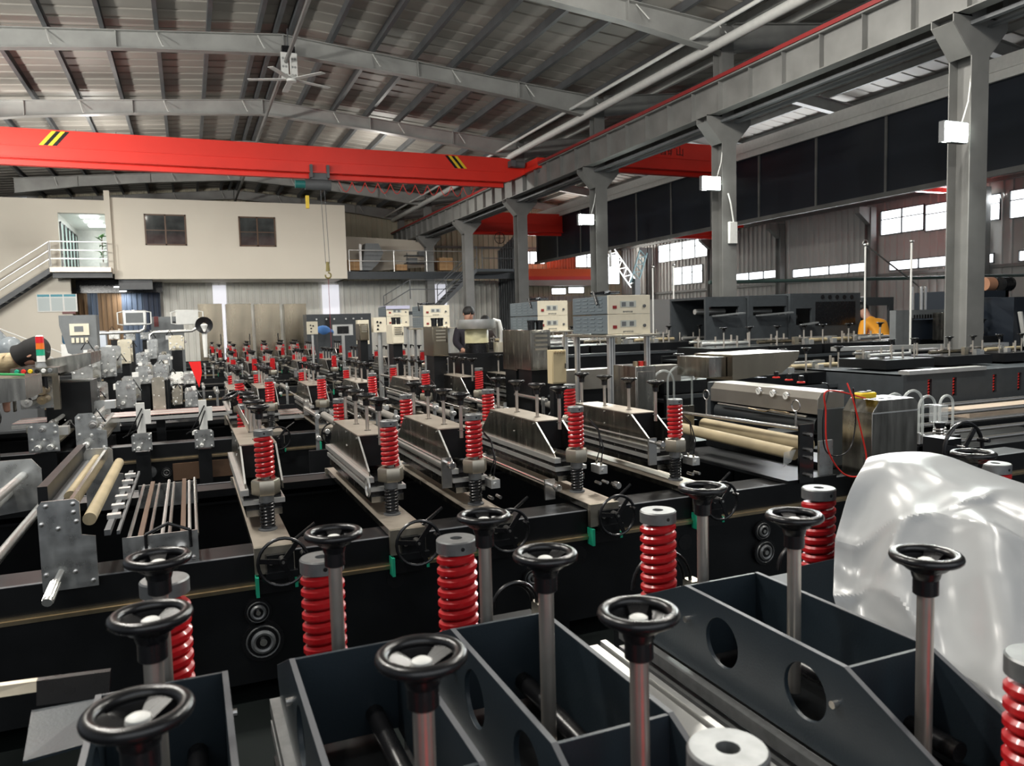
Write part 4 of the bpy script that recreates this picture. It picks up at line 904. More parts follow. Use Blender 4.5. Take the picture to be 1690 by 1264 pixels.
# ================================================================== cabinets, consoles, screens at the left
def cabinet(px0, px1, pyt, pyb, y, D, label, m_=STN, name='control_cabinet', group=None, zb=None, extras=None, side=None):
    a = aty(px0, pyb, y); b = aty(px1, pyt, y); zb_ = a.z if zb is None else zb; W = b.x - a.x; H = b.z - zb_
    r = thing(name, (a.x, y, zb_), label, 'cabinet', group)
    MB().box(0, W, 0, D, 0, H).obj('body', m_, r, bevel=.006)
    MB().box(W * .05, W * .95, -.012, 0, H * .04, H * .96).obj('door', side or m_, r, bevel=.003)
    if zb_ > FZ + .01: MB().box(W * .1, W * .9, D * .1, D * .9, FZ - zb_, 0).obj('pedestal', BLK, r)
    MB().box(W * .86, W * .9, -.03, -.012, H * .45, H * .6).obj('door_handle', RUB, r.children[-1] if False else r)
    if extras: extras(r, W, H, D)
    return r
def louvers(r, W, H, D):
    for k in range(4): MB().box(W * .2, W * .8, -.03, -.012, H * (.50 + .11 * k), H * (.55 + .11 * k)).obj('louver', NIC, r)
def fans(r, W, H, D):
    louvers(r, W, H, D)
    for u in (.3, .72): MB().cyl((W * u, D * .3, H), (W * u, D * .3, H + .10), W * .17, n=16).lathe([(W * .2, H + .10), (W * .2, H + .13)], 16, (W * u, D * .3, 0)).obj('top_cup', RUB, r)
def buttons(r, W, H, D):
    for k, c in enumerate((GRN, REDP, YEL, RUB, WHT, MGR)): MB().lathe([(.020, -.04), (.024, -.02), (.026, -.012)], 12, (W * (.14 + .14 * k), 0, H * .93), 'y').obj('push_button', c, r)
# portal with button panel
y = 10.2; a = aty(22, 680, y); b = aty(95, 606, y); W = b.x - a.x; H = b.z - a.z
r = thing('button_portal', (a.x, y, a.z), 'stainless portal with six coloured buttons above the roller heads at left', 'control panel')
MB().box(0, W, 0, .9, H * .84, H).obj('button_box', BRU, r); MB().box(W * .86, W, 0, .1, 0, H * .84).box(0, W * .04, 0, .1, 0, H * .84).box(0, W, -.01, .1, H * .80, H * .86).obj('frame', STN, r)
buttons(r, W, H, 0)
MB().box(W * .05, W * .84, .3, .32, 0, H * .8).obj('back_plate', GAL, r)
for u, v, m_, q in ((.30, .22, ALU, .06), (.62, .24, BRS, .05), (.62, .46, BRS, .05), (.42, .38, ALU, .06)): MB().lathe([(q * .3, -.05), (q * .35, -.03), (q, -.03), (q, .28)], 16, (W * u, 0, H * v), 'y').obj('roller_head', m_, r)
for k in range(4): MB().cyl((W * (.2 + .16 * k), .1, H * .5), (W * (.2 + .16 * k), .1, H * .78), .03, n=10).obj('air_cylinder', [ALU, RUB][k % 2], r)
r = thing('grey_drive_box', aty(0, 690, 8.4) + Vector((-1.28, 0, 0)), 'grey brushed drive box at the left picture edge with a green cable on it', 'cabinet')
MB().prism([(0, 0, .0), (1.5, 0, .16), (1.5, 0, .36), (0, 0, .40)], (0, .9, 0)).obj('body', BRU, r); MB().tube([(.6, .2, .42), (1.1, .2, .41), (1.45, .3, .38)], .012, 8).obj('green_cable', mat('green cable', (.02, .30, .08), .5), r)
MB().cyl((.9, -.1, -.1), (.9, 1.2, -.1), .16, n=20).obj('black_drum', RUB, r); MB().box(-.1, 1.1, .4, .8, FZ - r.location.z, -.2).obj('lower_frame', BLK, r)
r = thing('grey_drive_box', aty(100, 640, 10.8), 'grey stainless drive box right of the button portal', 'cabinet')
MB().prism([(-.25, 0, .05), (.35, 0, .28), (.35, 0, .42), (-.25, 0, .33)], (0, 1.2, 0)).obj('body', BRU, r); MB().box(-.2, .3, .2, 1.0, FZ - r.location.z, .05).obj('frame', BLK, r)
# signal tower
t = thing('signal_tower', aty(68, 597, 10.6), 'red, orange, green and white signal tower light at left', 'signal light')
MB().lathe([(.06, -.06), (.05, -.04), (.035, .0)], 16).obj('base', MGR, t)
for k, m_ in enumerate((WHT, GRN, mat('orange lens', (.8, .18, .02), .3), mat('red lens', (.7, .02, .03), .3))): MB().lathe([(.045, k * .075), (.045, k * .075 + .068)], 18).lathe([(.042, k * .075 + .066), (.042, k * .075 + .078)], 18, m=0).obj('lens', m_, t)
MB().lathe([(.045, .30), (.03, .315)], 18).obj('top_cap', WHT, t)
# console with beige screen
t = thing('console', aty(102, 600, 17.5), 'grey slanted console with a beige operator panel, left', 'console'); MB().box(.15, .6, .05, .45, FZ - t.location.z, .1).obj('pedestal', BLK, t)
MB().prism([(0, 0, .75), (.12, 0, .2), (.65, 0, .0), (.65, 0, .95), (.0, 0, .95)], (0, .5, 0)).obj('housing', MGR, t); MB().box(.18, .52, -.03, 0, .55, .78).obj('panel', CRM, t); MB().box(.26, .42, -.035, -.03, .62, .73).obj('display', MGR, t)
for k in range(4): MB().box(.2 + k * .08, .25 + k * .08, -.03, 0, .4, .5).obj('key', CRM, t)
# screens on arms
for i, (px, py, y, ax, lb) in enumerate(((222, 525, 24, -1.05, 'grey touch screen in a white handled frame on a bent arm, left'), (309, 524, 24, -1.0, 'back of a white screen box on a bent arm, left of the horn-shaped column'))):
    t = thing('screen_on_arm', aty(px, py, y), lb, 'screen', 'screens on arms')
    MB().box(-.30, .30, 0, .08, -.20, .22).obj('housing', WHT if i else ALU, t, bevel=.02)
    if not i: MB().box(-.22, .22, -.008, 0, -.13, .15).obj('display', MGR, t)
    for s in (-1, 1): MB().tube([(s * .30, 0, .18), (s * .42, -.02, .16), (s * .42, -.02, -.16), (s * .30, 0, -.18)], .018, 8).obj('handle', WHT, t)
    MB().tube([(.25, .05, -.2), (.22, .05, -.32), (.1, .05, -.38), (ax + .1, .05, -.40), (ax, .05, -.46), (ax, .05, -1.2)], .045, 12).obj('arm', ALU, t)
t = thing('grey_housing', aty(250, 545, 25), 'grey machine housing between the two screens', 'machine'); W = (aty(302, 522, 25) - aty(250, 545, 25))
MB().box(0, W.x, 0, .8, FZ - t.location.z, W.z).obj('housing', MGR, t); MB().box(.08, .2, -.01, 0, .1, .4).obj('switch', mat('dark red switch', (.12, .02, .02), .5), t); MB().cyl((.62, -.01, .2), (.62, 0, .2), .05, n=14).obj('port', RUB, t)
t = thing('horn_blower', aty(338, 560, 14), 'black ring with a white horn-shaped post behind the first red spring', 'blower')
MB().lathe([(.14, -.05), (.14, .02), (.055, .03), (.04, -.02)], 26, (0, 0, .24), 'y', closed=True).obj('black_ring', RUB, t); MB().cyl((0, 0, -.3), (0, 0, .18), .03, .045, n=14).lathe([(.045, .18), (.065, .24), (.04, .26)], 14).obj('white_post', WHT, t)
t = thing('red_cloth', aty(318, 610, 12.8), 'bright red cloth hanging beside the wrapped spring', 'cloth')
MB().prism([(-.05, 0, .12), (.12, .02, .12), (.13, .02, -.05), (.08, 0, -.28), (.02, .01, -.1)], (0, .05, 0)).obj('cloth', mat('bright red cloth', (.8, .01, .01), .7), t)
# tall stainless cabinets against the pale wall
for i, (a_, b_) in enumerate(((328, 369), (374, 417), (421, 464), (470, 508))):
    cabinet(a_ + 1, b_ - 3, 501, 548, 36.5, .8, 'tall polished stainless cabinet against the pale wall, %s of four' % ['leftmost', 'second', 'third', 'rightmost'][i], STN, 'stainless_cabinet', 'tall stainless cabinets', zb=FZ)
# dark housing and small things in front of the pale wall
t = thing('dark_machine_housing', aty(507, 552, 31), 'long dark grey machine housing right of the tall stainless cabinets', 'machine'); W = aty(612, 517, 31) - t.location
MB().box(0, W.x, 0, 1, FZ - t.location.z, W.z).obj('housing', DGR, t)
for u in (.15, .3, .42, .6, .72, .85): MB().cyl((W.x * u, -.03, W.z * .75), (W.x * u, 0, W.z * .75), .035, n=8).obj('bolt', ALU, t)
MB().box(W.x * .28, W.x * .36, -.02, 0, W.z * .3, W.z * .85).obj('slot', RUB, t)
t = thing('monitor', aty(566, 545, 27), 'monitor in a pale frame in front of the dark housing', 'screen')
MB().box(-.35, .35, 0, .06, -.18, .2).obj('frame', ALU, t); MB().box(-.2, .2, -.01, 0, -.12, .14).obj('display', RUB, t); MB().box(-.34, -.24, -.01, 0, -.16, .18).box(.24, .34, -.01, 0, -.16, .18).obj('side_bar', WHT, t); MB().box(-.05, .05, .0, .05, -2.2, -.18).obj('stand', ALU, t)
t = thing('blue_cover', aty(533, 546, 26), 'crumpled blue cloth cover beside the monitor', 'cloth'); MB().box(-.2, .3, -.15, .15, FZ - t.location.z, -.05).obj('covered_box', DGR, t)
MB().sphere((0, 0, 0), .26, 14, 0, (1, .8, .7)).sphere((.2, .02, -.05), .16, 12, 0, (1, .8, .7)).obj('cover', mat('blue cloth', (.08, .22, .55), .8, bump=.5, bscale=12), t)
for i, (px, py, y, m_, lb) in enumerate(((516, 541, 25, CRM, 'beige meter box left of the blue cover'), (627, 536, 15.5, CRM, 'square cream box with dark knobs, left of the grey and cream generators'), (600, 548, 16.5, CRM, 'cream louvred box left of the square cream box'))):
    t = thing('meter_box', aty(px, py, y), lb, 'box', 'cream instrument boxes'); q = (.16, .13, .12)[i]; hgt = (.2, .15, .26)[i]
    MB().box(-q, q, 0, .2, -hgt, hgt).obj('body', m_, t)
    for u, v in ((-.4, .4), (.1, .3), (-.3, -.1), (-.35, -.6)): MB().cyl((q * u, -.012, hgt * v), (q * u, 0, hgt * v), q * .16, n=10).obj('knob', RUB, t)
    MB().box(-.03, .03, .1, .15, FZ - t.location.z, -hgt).obj('stand', ALU, t)

# ================================================================== generator boxes on aluminium stands
def generator_stack(pl, pr, pt, pm, pb, y, depth, label, cover=None):
    a = aty(pl, pb, y); b = aty(pr, pt, y); mid = aty(pl, pm, y).z; W = b.x - a.x; Ht = b.z - mid; Hb = mid - a.z
    t = thing('instrument_stand', (a.x, y, FZ), label + ' aluminium table stand carrying two instrument boxes', 'stand', 'instrument stands'); h = a.z - FZ
    MB().box(-.08, W + .08, -.08, depth + .05, h - .03, h - .005).obj('table_plate', NIC, t, bevel=.003)
    for u in (0, W - .05):
        for v in (0, depth - .08):
            g = MB(); g.box(u, u + .05, v, v + .05, 0, h - .03)
            g.box(u + .02, u + .03, v - .002, v, 0, h - .03, 1).obj('leg', [ALU, MGR], t)
    for k, (z0, hh, nm) in enumerate(((a.z, Hb, 'lower'), (mid, Ht, 'upper'))):
        g = thing('ultrasonic_generator', (a.x, y, z0), '%s grey and cream instrument box on the %s stand' % (nm, label.lower()), 'instrument', 'stacked instrument boxes')
        MB().box(0, W, .02, depth, .004, hh - .01).obj('case', mat('slate blue case', (.13, .16, .18), .5), g, bevel=.004)
        MB().box(-.004, W + .004, 0, .02, 0, hh - .004).obj('front_panel', CRM, g, bevel=.002)
        lv = MB()
        for i in range(4):
            for j in range(4): lv.lathe([(.001, -.006), (.012, 0)], 6, (0, 0, 0), 'x') if False else lv.box(-.006, 0, depth * (.16 + .2 * i), depth * (.16 + .2 * i) + depth * .13, hh * (.2 + .19 * j), hh * (.2 + .19 * j) + hh * .05)
        lv.obj('side_louvres', mat('light slate', (.2, .24, .26), .5), g)
        MB().box(W * .10, W * .19, -.008, 0, hh * .28, hh * .44).obj('rocker_switch', mat('dark red rocker', (.25, .02, .02), .4), g)
        MB().box(W * .28, W * .66, -.004, 0, hh * .35, hh * .68).obj('display', mat('pale display', (.5, .52, .48), .3), g)
        for u in (.36, .55): MB().box(W * u - W * .05, W * u + W * .05, -.007, -.004, hh * .4, hh * .62).obj('meter', MGR, g)
        MB().cyl((W * .86, -.014, hh * .4), (W * .86, 0, hh * .4), W * .035, n=12).obj('dial', STD, g)
        cu = bpy.data.curves.new('legend', 'FONT'); cu.body = '超声波发生器'; cu.size = hh * .10; cu.extrude = .001; to = bpy.data.objects.new('x', cu); C.objects.link(to)
        me = bpy.data.meshes.new_from_object(to.evaluated_get(bpy.context.evaluated_depsgraph_get())); bpy.data.objects.remove(to); me.materials.append(MGR)
        l2 = bpy.data.objects.new('lettering', me); C.objects.link(l2); l2.parent = g; l2.location = (W * .34, -.001, hh * .08); l2.rotation_euler = (PI / 2, 0, 0)
    if cover:
        c = thing('plastic_cover', (a.x, y, b.z), 'pale lilac sheet laid over the top instrument box', 'sheet'); MB().box(-.02, W + .02, -.03, depth * .8, 0, .012).box(-.02, W + .02, -.035, -.02, -.06, .012).obj('sheet', mat('lilac sheet', (.5, .5, .66), .5), c)
    else:
        c = thing('cable_coil', (a.x, y, b.z), 'black cables lying on top of the ' + label.lower() + ' boxes', 'cable', 'black cables on the boxes')
        MB().tube([(W * .0, .1, .03), (W * .3, .25, .05), (W * .1, .4, .03), (-.02, .3, .05), (-.03, .2, -.1)], .014, 6).tube([(W * .2, .15, .03), (W * .6, .3, .04), (W * .5, .5, .03), (W * .1, .5, .04)], .014, 6).obj('cable', RUB, c)
generator_stack(1005, 1072, 486, 518.5, 552, 7.35, .85, 'Nearest')
generator_stack(889, 936, 495.5, 521, 546, 10.6, 1.1, 'Second, middle right')
generator_stack(700, 741, 503, 522, 541, 14.2, .8, 'Third, behind the small louvred cabinet')
generator_stack(639, 674, 505, 522, 539, 16.6, .8, 'Fourth, leftmost', cover=True)
# louvred stainless cabinets below them
cabinet(877, 908, 544, 612, 9.3, .55, 'pair of stainless cabinets with two black cups on top, right of the bowl feeder', BRU, group='small stainless cabinets', extras=fans)
cabinet(853, 864, 544, 612, 9.9, .5, 'narrow stainless cabinet left of the double cup cabinet', BRU, group='small stainless cabinets')
cabinet(715, 739, 538, 588, 11.4, .5, 'bright louvred stainless cabinet with two black cups in the middle', STN, group='small stainless cabinets', extras=fans, side=STN)
cabinet(648, 666, 535, 568, 13.8, .45, 'beige louvred cabinet right of the square cream box', CRM, group='small stainless cabinets', extras=fans)
cabinet(594, 608, 534, 562, 15.5, .4, 'narrow cream and steel cabinet right of the monitor', STN, group='small stainless cabinets', extras=louvers)
cabinet(912, 934, 577, 634, 8.4, .14, 'yellow-beige breaker box left of the nearest instrument stand', mat('yellow beige enamel', (.62, .51, .31), .4), 'breaker_box', extras=lambda r, W, H, D: [MB().cyl((W * u, -.0, H - .03), (W * u, -.03, H - .03), .015, n=8).obj('terminal', BRS, r) for u in (.2, .4, .6, .8)])
# bowl feeder
t = thing('bowl_feeder', (aty(794, 566, 11.6).x, 11.8, aty(794, 566, 11.6).z), 'steel vibrating bowl feeder on a cream drum, middle of the hall', 'bowl feeder')
sF = (aty(824, 566, 11.6).x - aty(762, 566, 11.6).x) / 2
MB().lathe([(sF * .5, .22), (sF * .96, .23), (sF, .26), (sF, .38), (sF * .97, .38), (sF * .9, .28), (.01, .27)], 36).obj('bowl', ALU, t)
MB().lathe([(sF * .6, .0), (sF * .6, .19), (sF * .55, .22)], 32).obj('drum', mat('cream drum', (.66, .62, .38), .4), t); MB().lathe([(sF * .62, -.16), (sF * .62, -.02), (sF * .5, 0)], 28).obj('foot_ring', RUB, t); MB().box(-.4, .4, -.3, .3, -.9, -.16).obj('base_frame', BLK, t)
MB().tube([(sF * .8, -.1, .36), (sF * 1.05, -.15, .34), (sF * 1.15, -.15, .2), (sF * 1.15, -.15, -.5)], .035, 10).obj('outlet_hose', WHT, t)
MB().box(sF * .9, sF * 1.3, -.2, 0, -.5, .0).obj('controller', CRM, t)

# ================================================================== right half: roller unit with gauges, cabinet, hoppers
def rel(p, o): return Vector(p) - Vector(o)
O = Vector((4.88, 4.98, 0)); r = thing('gauge_beam', O, 'grey cross beam with three round gauges and red-based knobs above a black roller', 'machine unit')
MB().prism([(0, 0, 1.00), (0, 0, 1.13), (.05, 0, 1.19), (.30, 0, 1.19), (.30, 0, 1.00)], (0, 1.45, 0)).obj('beam_housing', mat('grey brushed housing', (.30, .28, .25), .4, .7, var=.1, vscale=4), r, bevel=.004)
for i, (px, py) in enumerate(((1254, 645), (1277, 649), (1299, 653))):
    p = rel(atx(px, py, 4.88), O); g = MB().lathe([(.034, -.022), (.037, -.012), (.037, 0)], 24, (0, 0, 0), 'x').obj('pressure_gauge', STL, r, p)
    MB().lathe([(.001, -.0235), (.031, -.0235), (.031, -.021)], 24, (0, 0, 0), 'x').obj('dial_face', WHT, g); MB().bar((-.025, -.012, -.012), (-.025, .016, .014), .003, .003).obj('needle', RUB, g)
for px, py in ((1281, 622), (1302, 626), (1322, 630)):
    p = rel(atz(px, py, 1.20), O); p.z = 1.19; MB().lathe([(.040, 0), (.038, .012), (.02, .016)], 20).obj('red_base', REDP, r, p); MB().lathe([(.022, .016), (.024, .065), (.018, .07)], 16).obj('regulator_knob', RUB, r, p)
MB().cyl((.10, .05, .90), (.10, 1.42, .90), .085, n=28).obj('black_roller', mat('dark rubber roller', (.025, .03, .033), .45), r)
MB().box(.0, .3, 1.45, 1.50, .5, 1.19).obj('end_plate', DGR, r); MB().box(.0, .3, -.06, .0, .56, 1.05).obj('end_plate', DGR, r)
MB().cyl((-.02, .1, .975), (-.02, 1.3, .985), .011, n=10).obj('steel_bar', STL, r)
MB().tube([(-.03, .3, .99), (-.06, .5, 1.0), (-.03, .62, .97), (-.06, .8, .99)], .006, 6).obj('brass_pipe', BRS, r)
MB().box(-.02, .32, -.05, 1.5, .54, .60).obj('base', BLK, r)
r = thing('roller_pair', (4.35, 4.7, 0), 'pair of tan rollers with a steel rod and two ring screws', 'machine unit')
MB().cyl((.0, -.02, .76), (-.04, 1.5, .80), .050, n=24).obj('tan_roller', BEI, r); MB().cyl((.22, .05, .80), (.20, 1.4, .82), .060, n=24).obj('tan_roller', BEI, r)
MB().cyl((.08, -.08, .95), (.05, 1.55, .93), .016, n=14).obj('steel_rod', STL, r)
for y in (.05, 1.2):
    MB().cyl((.08, y, .95), (.08, y, 1.09), .009, n=10).tube([(.08, y + .045 * math.cos(a), 1.13 + .045 * math.sin(a)) for a in [2 * PI * k / 20 for k in range(20)]], .005, 6, closed=True).obj('ring_screw', STL, r)
MB().box(-.02, .12, -.10, -.08, .54, 1.0).obj('bracket_plate', mat('dark chrome plate', (.12, .12, .12), .2, 1.0), r); MB().box(-.05, .16, 1.5, 1.52, .54, 1.0).obj('bracket_plate', BRU, r)
s_ = MB()
for z in (.92, .80, .74, .6): s_.cyl((.06, -.14, z), (.06, -.10, z), .016, n=12)
s_.obj('screws', STL, r); MB().prism([(-.10, -.02, .78), (-.02, -.06, .80), (-.03, -.02, .70), (-.09, .0, .66)], (0, .004, 0)).obj('tape_end', CLR, r)
MB().box(.26, .40, -.02, .0, .54, .84).obj('side_plate', GAL, r); MB().box(-.1, .4, -.06, 1.6, .535, .56).obj('base', BLK, r)
r = thing('stainless_cabinet', (4.92, 4.45, .40), 'stainless cabinet with chamfered top carrying the yellow meter, right of the gauges', 'cabinet')
MB().prism([(0, 0, 0), (0, 0, .66), (.08, 0, .76), (.46, 0, .76), (.50, 0, .72), (.50, 0, 0)], (0, .30, 0)).obj('body', BRU, r, bevel=.004)
MB().box(-.002, .5, -.004, 0, .655, .665).obj('edge_strip', ALU, r)
for k in range(3): MB().cyl((.14 + .09 * k, .12, .76), (.14 + .09 * k, .12, .764), .026, n=18).obj('port_hole', RUB, r)
MB().box(.1, .4, .05, .25, -.75, 0).obj('leg_frame', BLK, r); MB().box(.30, .5, -.05, .0, .2, .26).obj('hinge_block', STD, r)
t = thing('multimeter', (4.88, 4.52, 1.17), 'yellow hand meter lying on the stainless cabinet with red and black leads', 'multimeter')
MB().box(0, .17, .0, .09, 0, .05).obj('case', YEL, t, bevel=.014); MB().box(.03, .10, .015, .075, .050, .056).obj('display', MGR, t); MB().cyl((.13, .045, .05), (.13, .045, .06), .02, n=14).obj('dial', RUB, t)
t = thing('meter_lead', (4.88, 4.40, 1.17), 'red test lead looping down the front of the stainless cabinet', 'cable', 'leads of the yellow meter')
def loop(pts, n=8):
    out = []; P = [Vector(p) for p in pts]; P = [P[0]] + P + [P[-1]]
    for i in range(1, len(P) - 2):
        for k in range(n):
            u = k / n; a, b, c, d = P[i - 1:i + 3]; out.append(.5 * ((2 * b) + (c - a) * u + (2 * a - 5 * b + 4 * c - d) * u * u + (3 * b - a - 3 * c + d) * u ** 3))
    return out + [P[-1]]
pts = [atz(1398, 628, 1.22)] + [aty(px, py, 4.36) for px, py in ((1408, 660), (1422, 715), (1430, 760), (1418, 785), (1390, 780), (1366, 740), (1363, 680), (1366, 645))] + [Vector((4.90, 4.5, 1.18))]
pts[0] = aty(1398, 632, 4.40)
MB().tube([rel(p, t.location) for p in loop(pts)], .006, 8).obj('lead', mat('red cable', (.7, .03, .02), .35), t)
t = thing('meter_lead', (4.88, 4.40, 1.17), 'black test lead hanging inside the red loop on the stainless cabinet', 'cable', 'leads of the yellow meter')
MB().tube([rel(p, t.location) for p in loop([aty(px, py, 4.38) for px, py in ((1408, 640), (1412, 690), (1405, 735), (1385, 752), (1362, 742), (1358, 690), (1368, 640), (1356, 632))])], .005, 8).obj('lead', RUB, t)
# stainless hopper boxes behind the gauges
O = aty(1209, 628, 6.9); W = aty(1320, 579, 6.9) - O
r = thing('hopper_box', O, 'wide shiny stainless box with a cut corner behind the gauge beam', 'cabinet')
MB().prism([(0, 0, 0), (W.x * .72, 0, .05), (W.x * .97, 0, .20), (W.x, 0, W.z), (0, 0, W.z - .01)], (0, .7, 0)).obj('box', STN, r); MB().box(-.24, -.01, .1, .7, .04, W.z - .03).obj('side_box', BRU, r); MB().box(.1, W.x * .6, .1, .6, FZ - O.z, 0).obj('stand', BLK, r)
# air hoses in clear loops
for i, (px, py, rp) in enumerate(((1476, 672, 28), (1506, 668, 30), (1530, 672, 24), (1562, 668, 20), (1095, 632, 22), (1122, 628, 26))):
    y = 5.3 if i < 4 else 7.6; c = aty(px, py, y); R = rp * y / 1270 * 1.1
    t = thing('air_hose', c, 'clear plastic air hose arching %s' % ['just right of the stainless cabinet', 'as second loop right of the stainless cabinet', 'as third loop right of the cabinet', 'nearest the chrome coil spring', 'below the nearest instrument boxes, left loop', 'below the nearest instrument boxes, right loop'][i], 'hose', 'clear air hoses')
    MB().tube([(-R, 0, -R * 2.2)] + [(-R * math.cos(a), 0, R * math.sin(a)) for a in [PI * k / 12 for k in range(13)]] + [(R, 0, -R * 2.2)], .013, 8).obj('hose', TUBE, t)
    MB().cyl((-R, 0, -R * 2.2 - .12), (-R, 0, -R * 2.2), .02, n=8).obj('fitting', STL, t); MB().cyl((R, 0, -R * 2.2 - .12), (R, 0, -R * 2.2), .02, n=8).obj('fitting', STL, t)
    MB().box(-R - .05, R + .05, -.05, .05, FZ - c.z, -R * 2.2 - .1).obj('valve_manifold', BLK, t)
# chrome coil spring and valve group at the right
O = aty(1550, 757, 5.0)
r = thing('coil_spring_post', (O.x, 5.0, O.z), 'thick chrome coil spring standing right of the stainless cabinet', 'spring')
MB().helix((0, 0, 0), .050, .02, .29, 10, .018, .016, n=20).obj('chrome_coil', STL, r); MB().cyl((0, 0, 0), (0, 0, .33), .034, n=16).obj('core', RUB, r)
MB().cyl((0, 0, .30), (0, 0, .34), .045, n=16).obj('cap', RUB, r); MB().box(-.04, .07, -.03, .08, .34, .50).obj('clear_block', CLR, r); MB().box(-.1, .1, -.1, .1, FZ - O.z, 0).obj('base', BLK, r)
# steel rails running right
O = aty(1500, 712, 5.6)
r = thing('roller_rails', (O.x, 5.6, O.z), 'set of bright parallel steel rails running right behind the chrome spring', 'rail')
for k in range(5): MB().cyl((-.6 if k < 3 else .2, .14 * k, -.16 + .075 * k), (2.6, .14 * k, -.16 + .075 * k), .024, n=14).obj('steel_rail', STL, r)
MB().box(-.6, 2.6, -.1, .8, FZ - O.z, -.22).obj('frame', BLK, r)
O = aty(1600, 690, 6.5); r = thing('board', (O.x, 6.5, O.z), 'pale wooden board lying on the black beam at the right edge', 'board')
MB().box(0, 2.2, 0, .4, 0, .09).obj('board', mat('pale wood', (.45, .36, .28), .6, var=.15, stretch=(1, 12, 12), vscale=4), r); MB().box(-.15, 2.2, -.02, .5, -.08, 0).obj('support_beam', BLK, r); MB().box(0, 2.2, .1, .4, FZ - O.z, -.08).obj('stand', BLK, r)
# black machine body with red coils showing through its windows
O = aty(1490, 690, 7.2); T = aty(1490, 619, 7.2); H = T.z - O.z
r = thing('black_machine_body', (O.x, 7.2, O.z), 'large black machine body with red coils behind slots, at the right edge', 'machine')
holes = [(aty(px, 640, 7.2).x - O.x) for px in (1534, 1575, 1641, 1682)]
cuts = [0] + sum([[h - .035, h + .045] for h in holes], []) + [3.6]
for k in range(0, len(cuts), 2): MB().box(cuts[k], cuts[k + 1], 0, .03, 0, H).obj('front_panel', DGR, r)
for h in holes: MB().box(h - .035, h + .045, 0, .03, 0, H * .42).box(h - .035, h + .045, 0, .03, H * .86, H).obj('window_sill', DGR, r); MB().helix((h - .005, .045, 0), .032, H * .43, H * .85, 6, .014, .022, n=14).obj('red_coil', REDP, r); MB().box(h - .04, h + .05, .14, .16, H * .4, H * .9).obj('window_back', RUB, r)
MB().box(0, 3.6, .03, 2.2, H - .02, H).box(0, .03, .03, 2.2, 0, H).obj('top_plate', DGR, r); MB().box(.1, 3.6, .1, 2.1, FZ - O.z, 0).obj('underframe', BLK, r)
MB().box(.05, 1.5, -.05, .12, H, H + .05).obj('aluminium_profile', ALU, r)
# peg and handwheel units standing on the right-hand machines
def peg_unit(seed):
    rnd = random.Random(seed); r = thing('valve_unit', (0, 0, 0), '', 'machine unit', 'peg and handwheel units on the right-hand machines')
    for k in range(4): x = -.45 + k * .28 + rnd.uniform(-.05, .05); y = rnd.uniform(0, .8); MB().cyl((x, y, 0), (x, y, rnd.uniform(.14, .26)), .018, n=10).obj('peg', ROD, r)
    for k in range(3):
        x = rnd.uniform(-.5, .5); y = rnd.uniform(0, .9); MB().box(x - .05, x + .05, y, y + .07, 0, rnd.uniform(.08, .14)).obj('bearing_block', [GAL, NIC, ALU][k], r)
    MB().cyl((-.5, .4, .06), (.5, .4, .06), .035, n=12).obj('roller', [ALU, STN, BEI][seed % 3], r); MB().cyl((-.5, .75, .09), (.5, .75, .09), .025, n=12).obj('roller', STL, r)
    for x in (rnd.uniform(-.4, -.1), rnd.uniform(.1, .4)):
        inst('handwheel', 'wheel', r, (x, .2, .34)); MB().cyl((x, .2, 0), (x, .2, .28), .013, n=8).obj('stem', ROD, r)
    MB().box(-.58, .58, -.04, 1.0, -.16, 0).obj('unit_frame', BLK, r)
    return r
pu = [peg_unit(k) for k in range(3)]; pused = set()
def pplace(k, loc, label, sc_=1.0):
    if k not in pused: pused.add(k); pu[k].location = loc; pu[k]['label'] = label; pu[k].scale = (sc_,) * 3
    else: dup(pu[k], loc, label, scale=sc_)
BZ = O.z + H
def machine_bed(x0, x1, y0, y1, zt, label, m_=BLK):
    r = thing('machine_bed', (x0, y0, FZ), label, 'machine frame', 'black machine beds on the right')
    MB().box(0, x1 - x0, 0, .05, .35, zt - FZ).box(0, x1 - x0, y1 - y0 - .05, y1 - y0, .35, zt - FZ).obj('side_plate', m_, r); MB().box(0, x1 - x0, .05, y1 - y0 - .05, zt - FZ - .1, zt - FZ - .06).obj('deck', BLK, r)
    MB().box(0, x1 - x0, -.01, 0, zt - FZ - .05, zt - FZ).obj('edge_strip', DGR, r)
    for x in (.3, (x1 - x0) / 2, x1 - x0 - .3): MB().box(x - .1, x + .1, 0, y1 - y0, 0, .4).obj('foot', BLK, r)
    return r
beds = [(8.0, 19, 10.4, 12.0, 1.16, 'black machine bed behind the large black body, right'), (6.2, 19, 13.6, 15.4, 1.18, 'long black machine bed across the right half, middle distance'),
        (7.0, 19, 17.6, 19.4, 1.2, 'black machine bed farther back on the right, behind the long one'), (5.6, 10.4, 8.3, 9.9, .86, 'black machine bed below the nearest instrument boxes')]
for b in beds: machine_bed(*b)
n_ = 0
for bi, (x0, x1, y0, y1, zt, _) in enumerate(beds):
    x = x0 + .7; i = 0
    while x < x1 - .6:
        i += 1
        if i <= 10: pplace((n_ + bi) % 3, (x, y0 + .25, zt + .16), 'peg and handwheel unit on the %s bed, %s from left' % (['near black right', 'long middle right', 'far black right', 'low nearest right'][bi], ORD[i - 1]), 1.0)
        n_ += 1; x += 1.22
for i in range(3): pplace(i, (O.x + .75 + i * 1.2, 7.75, BZ + .16), 'peg and handwheel unit on top of the large black machine body, %s from the left' % ORD[i], .8)
tag(MB().bar(aty(1375, 576, 9.6), aty(1660, 568, 9.2), .12, .07).obj('aluminium_beam', ALU), 'long aluminium beam laid across the units on the right', 'beam')
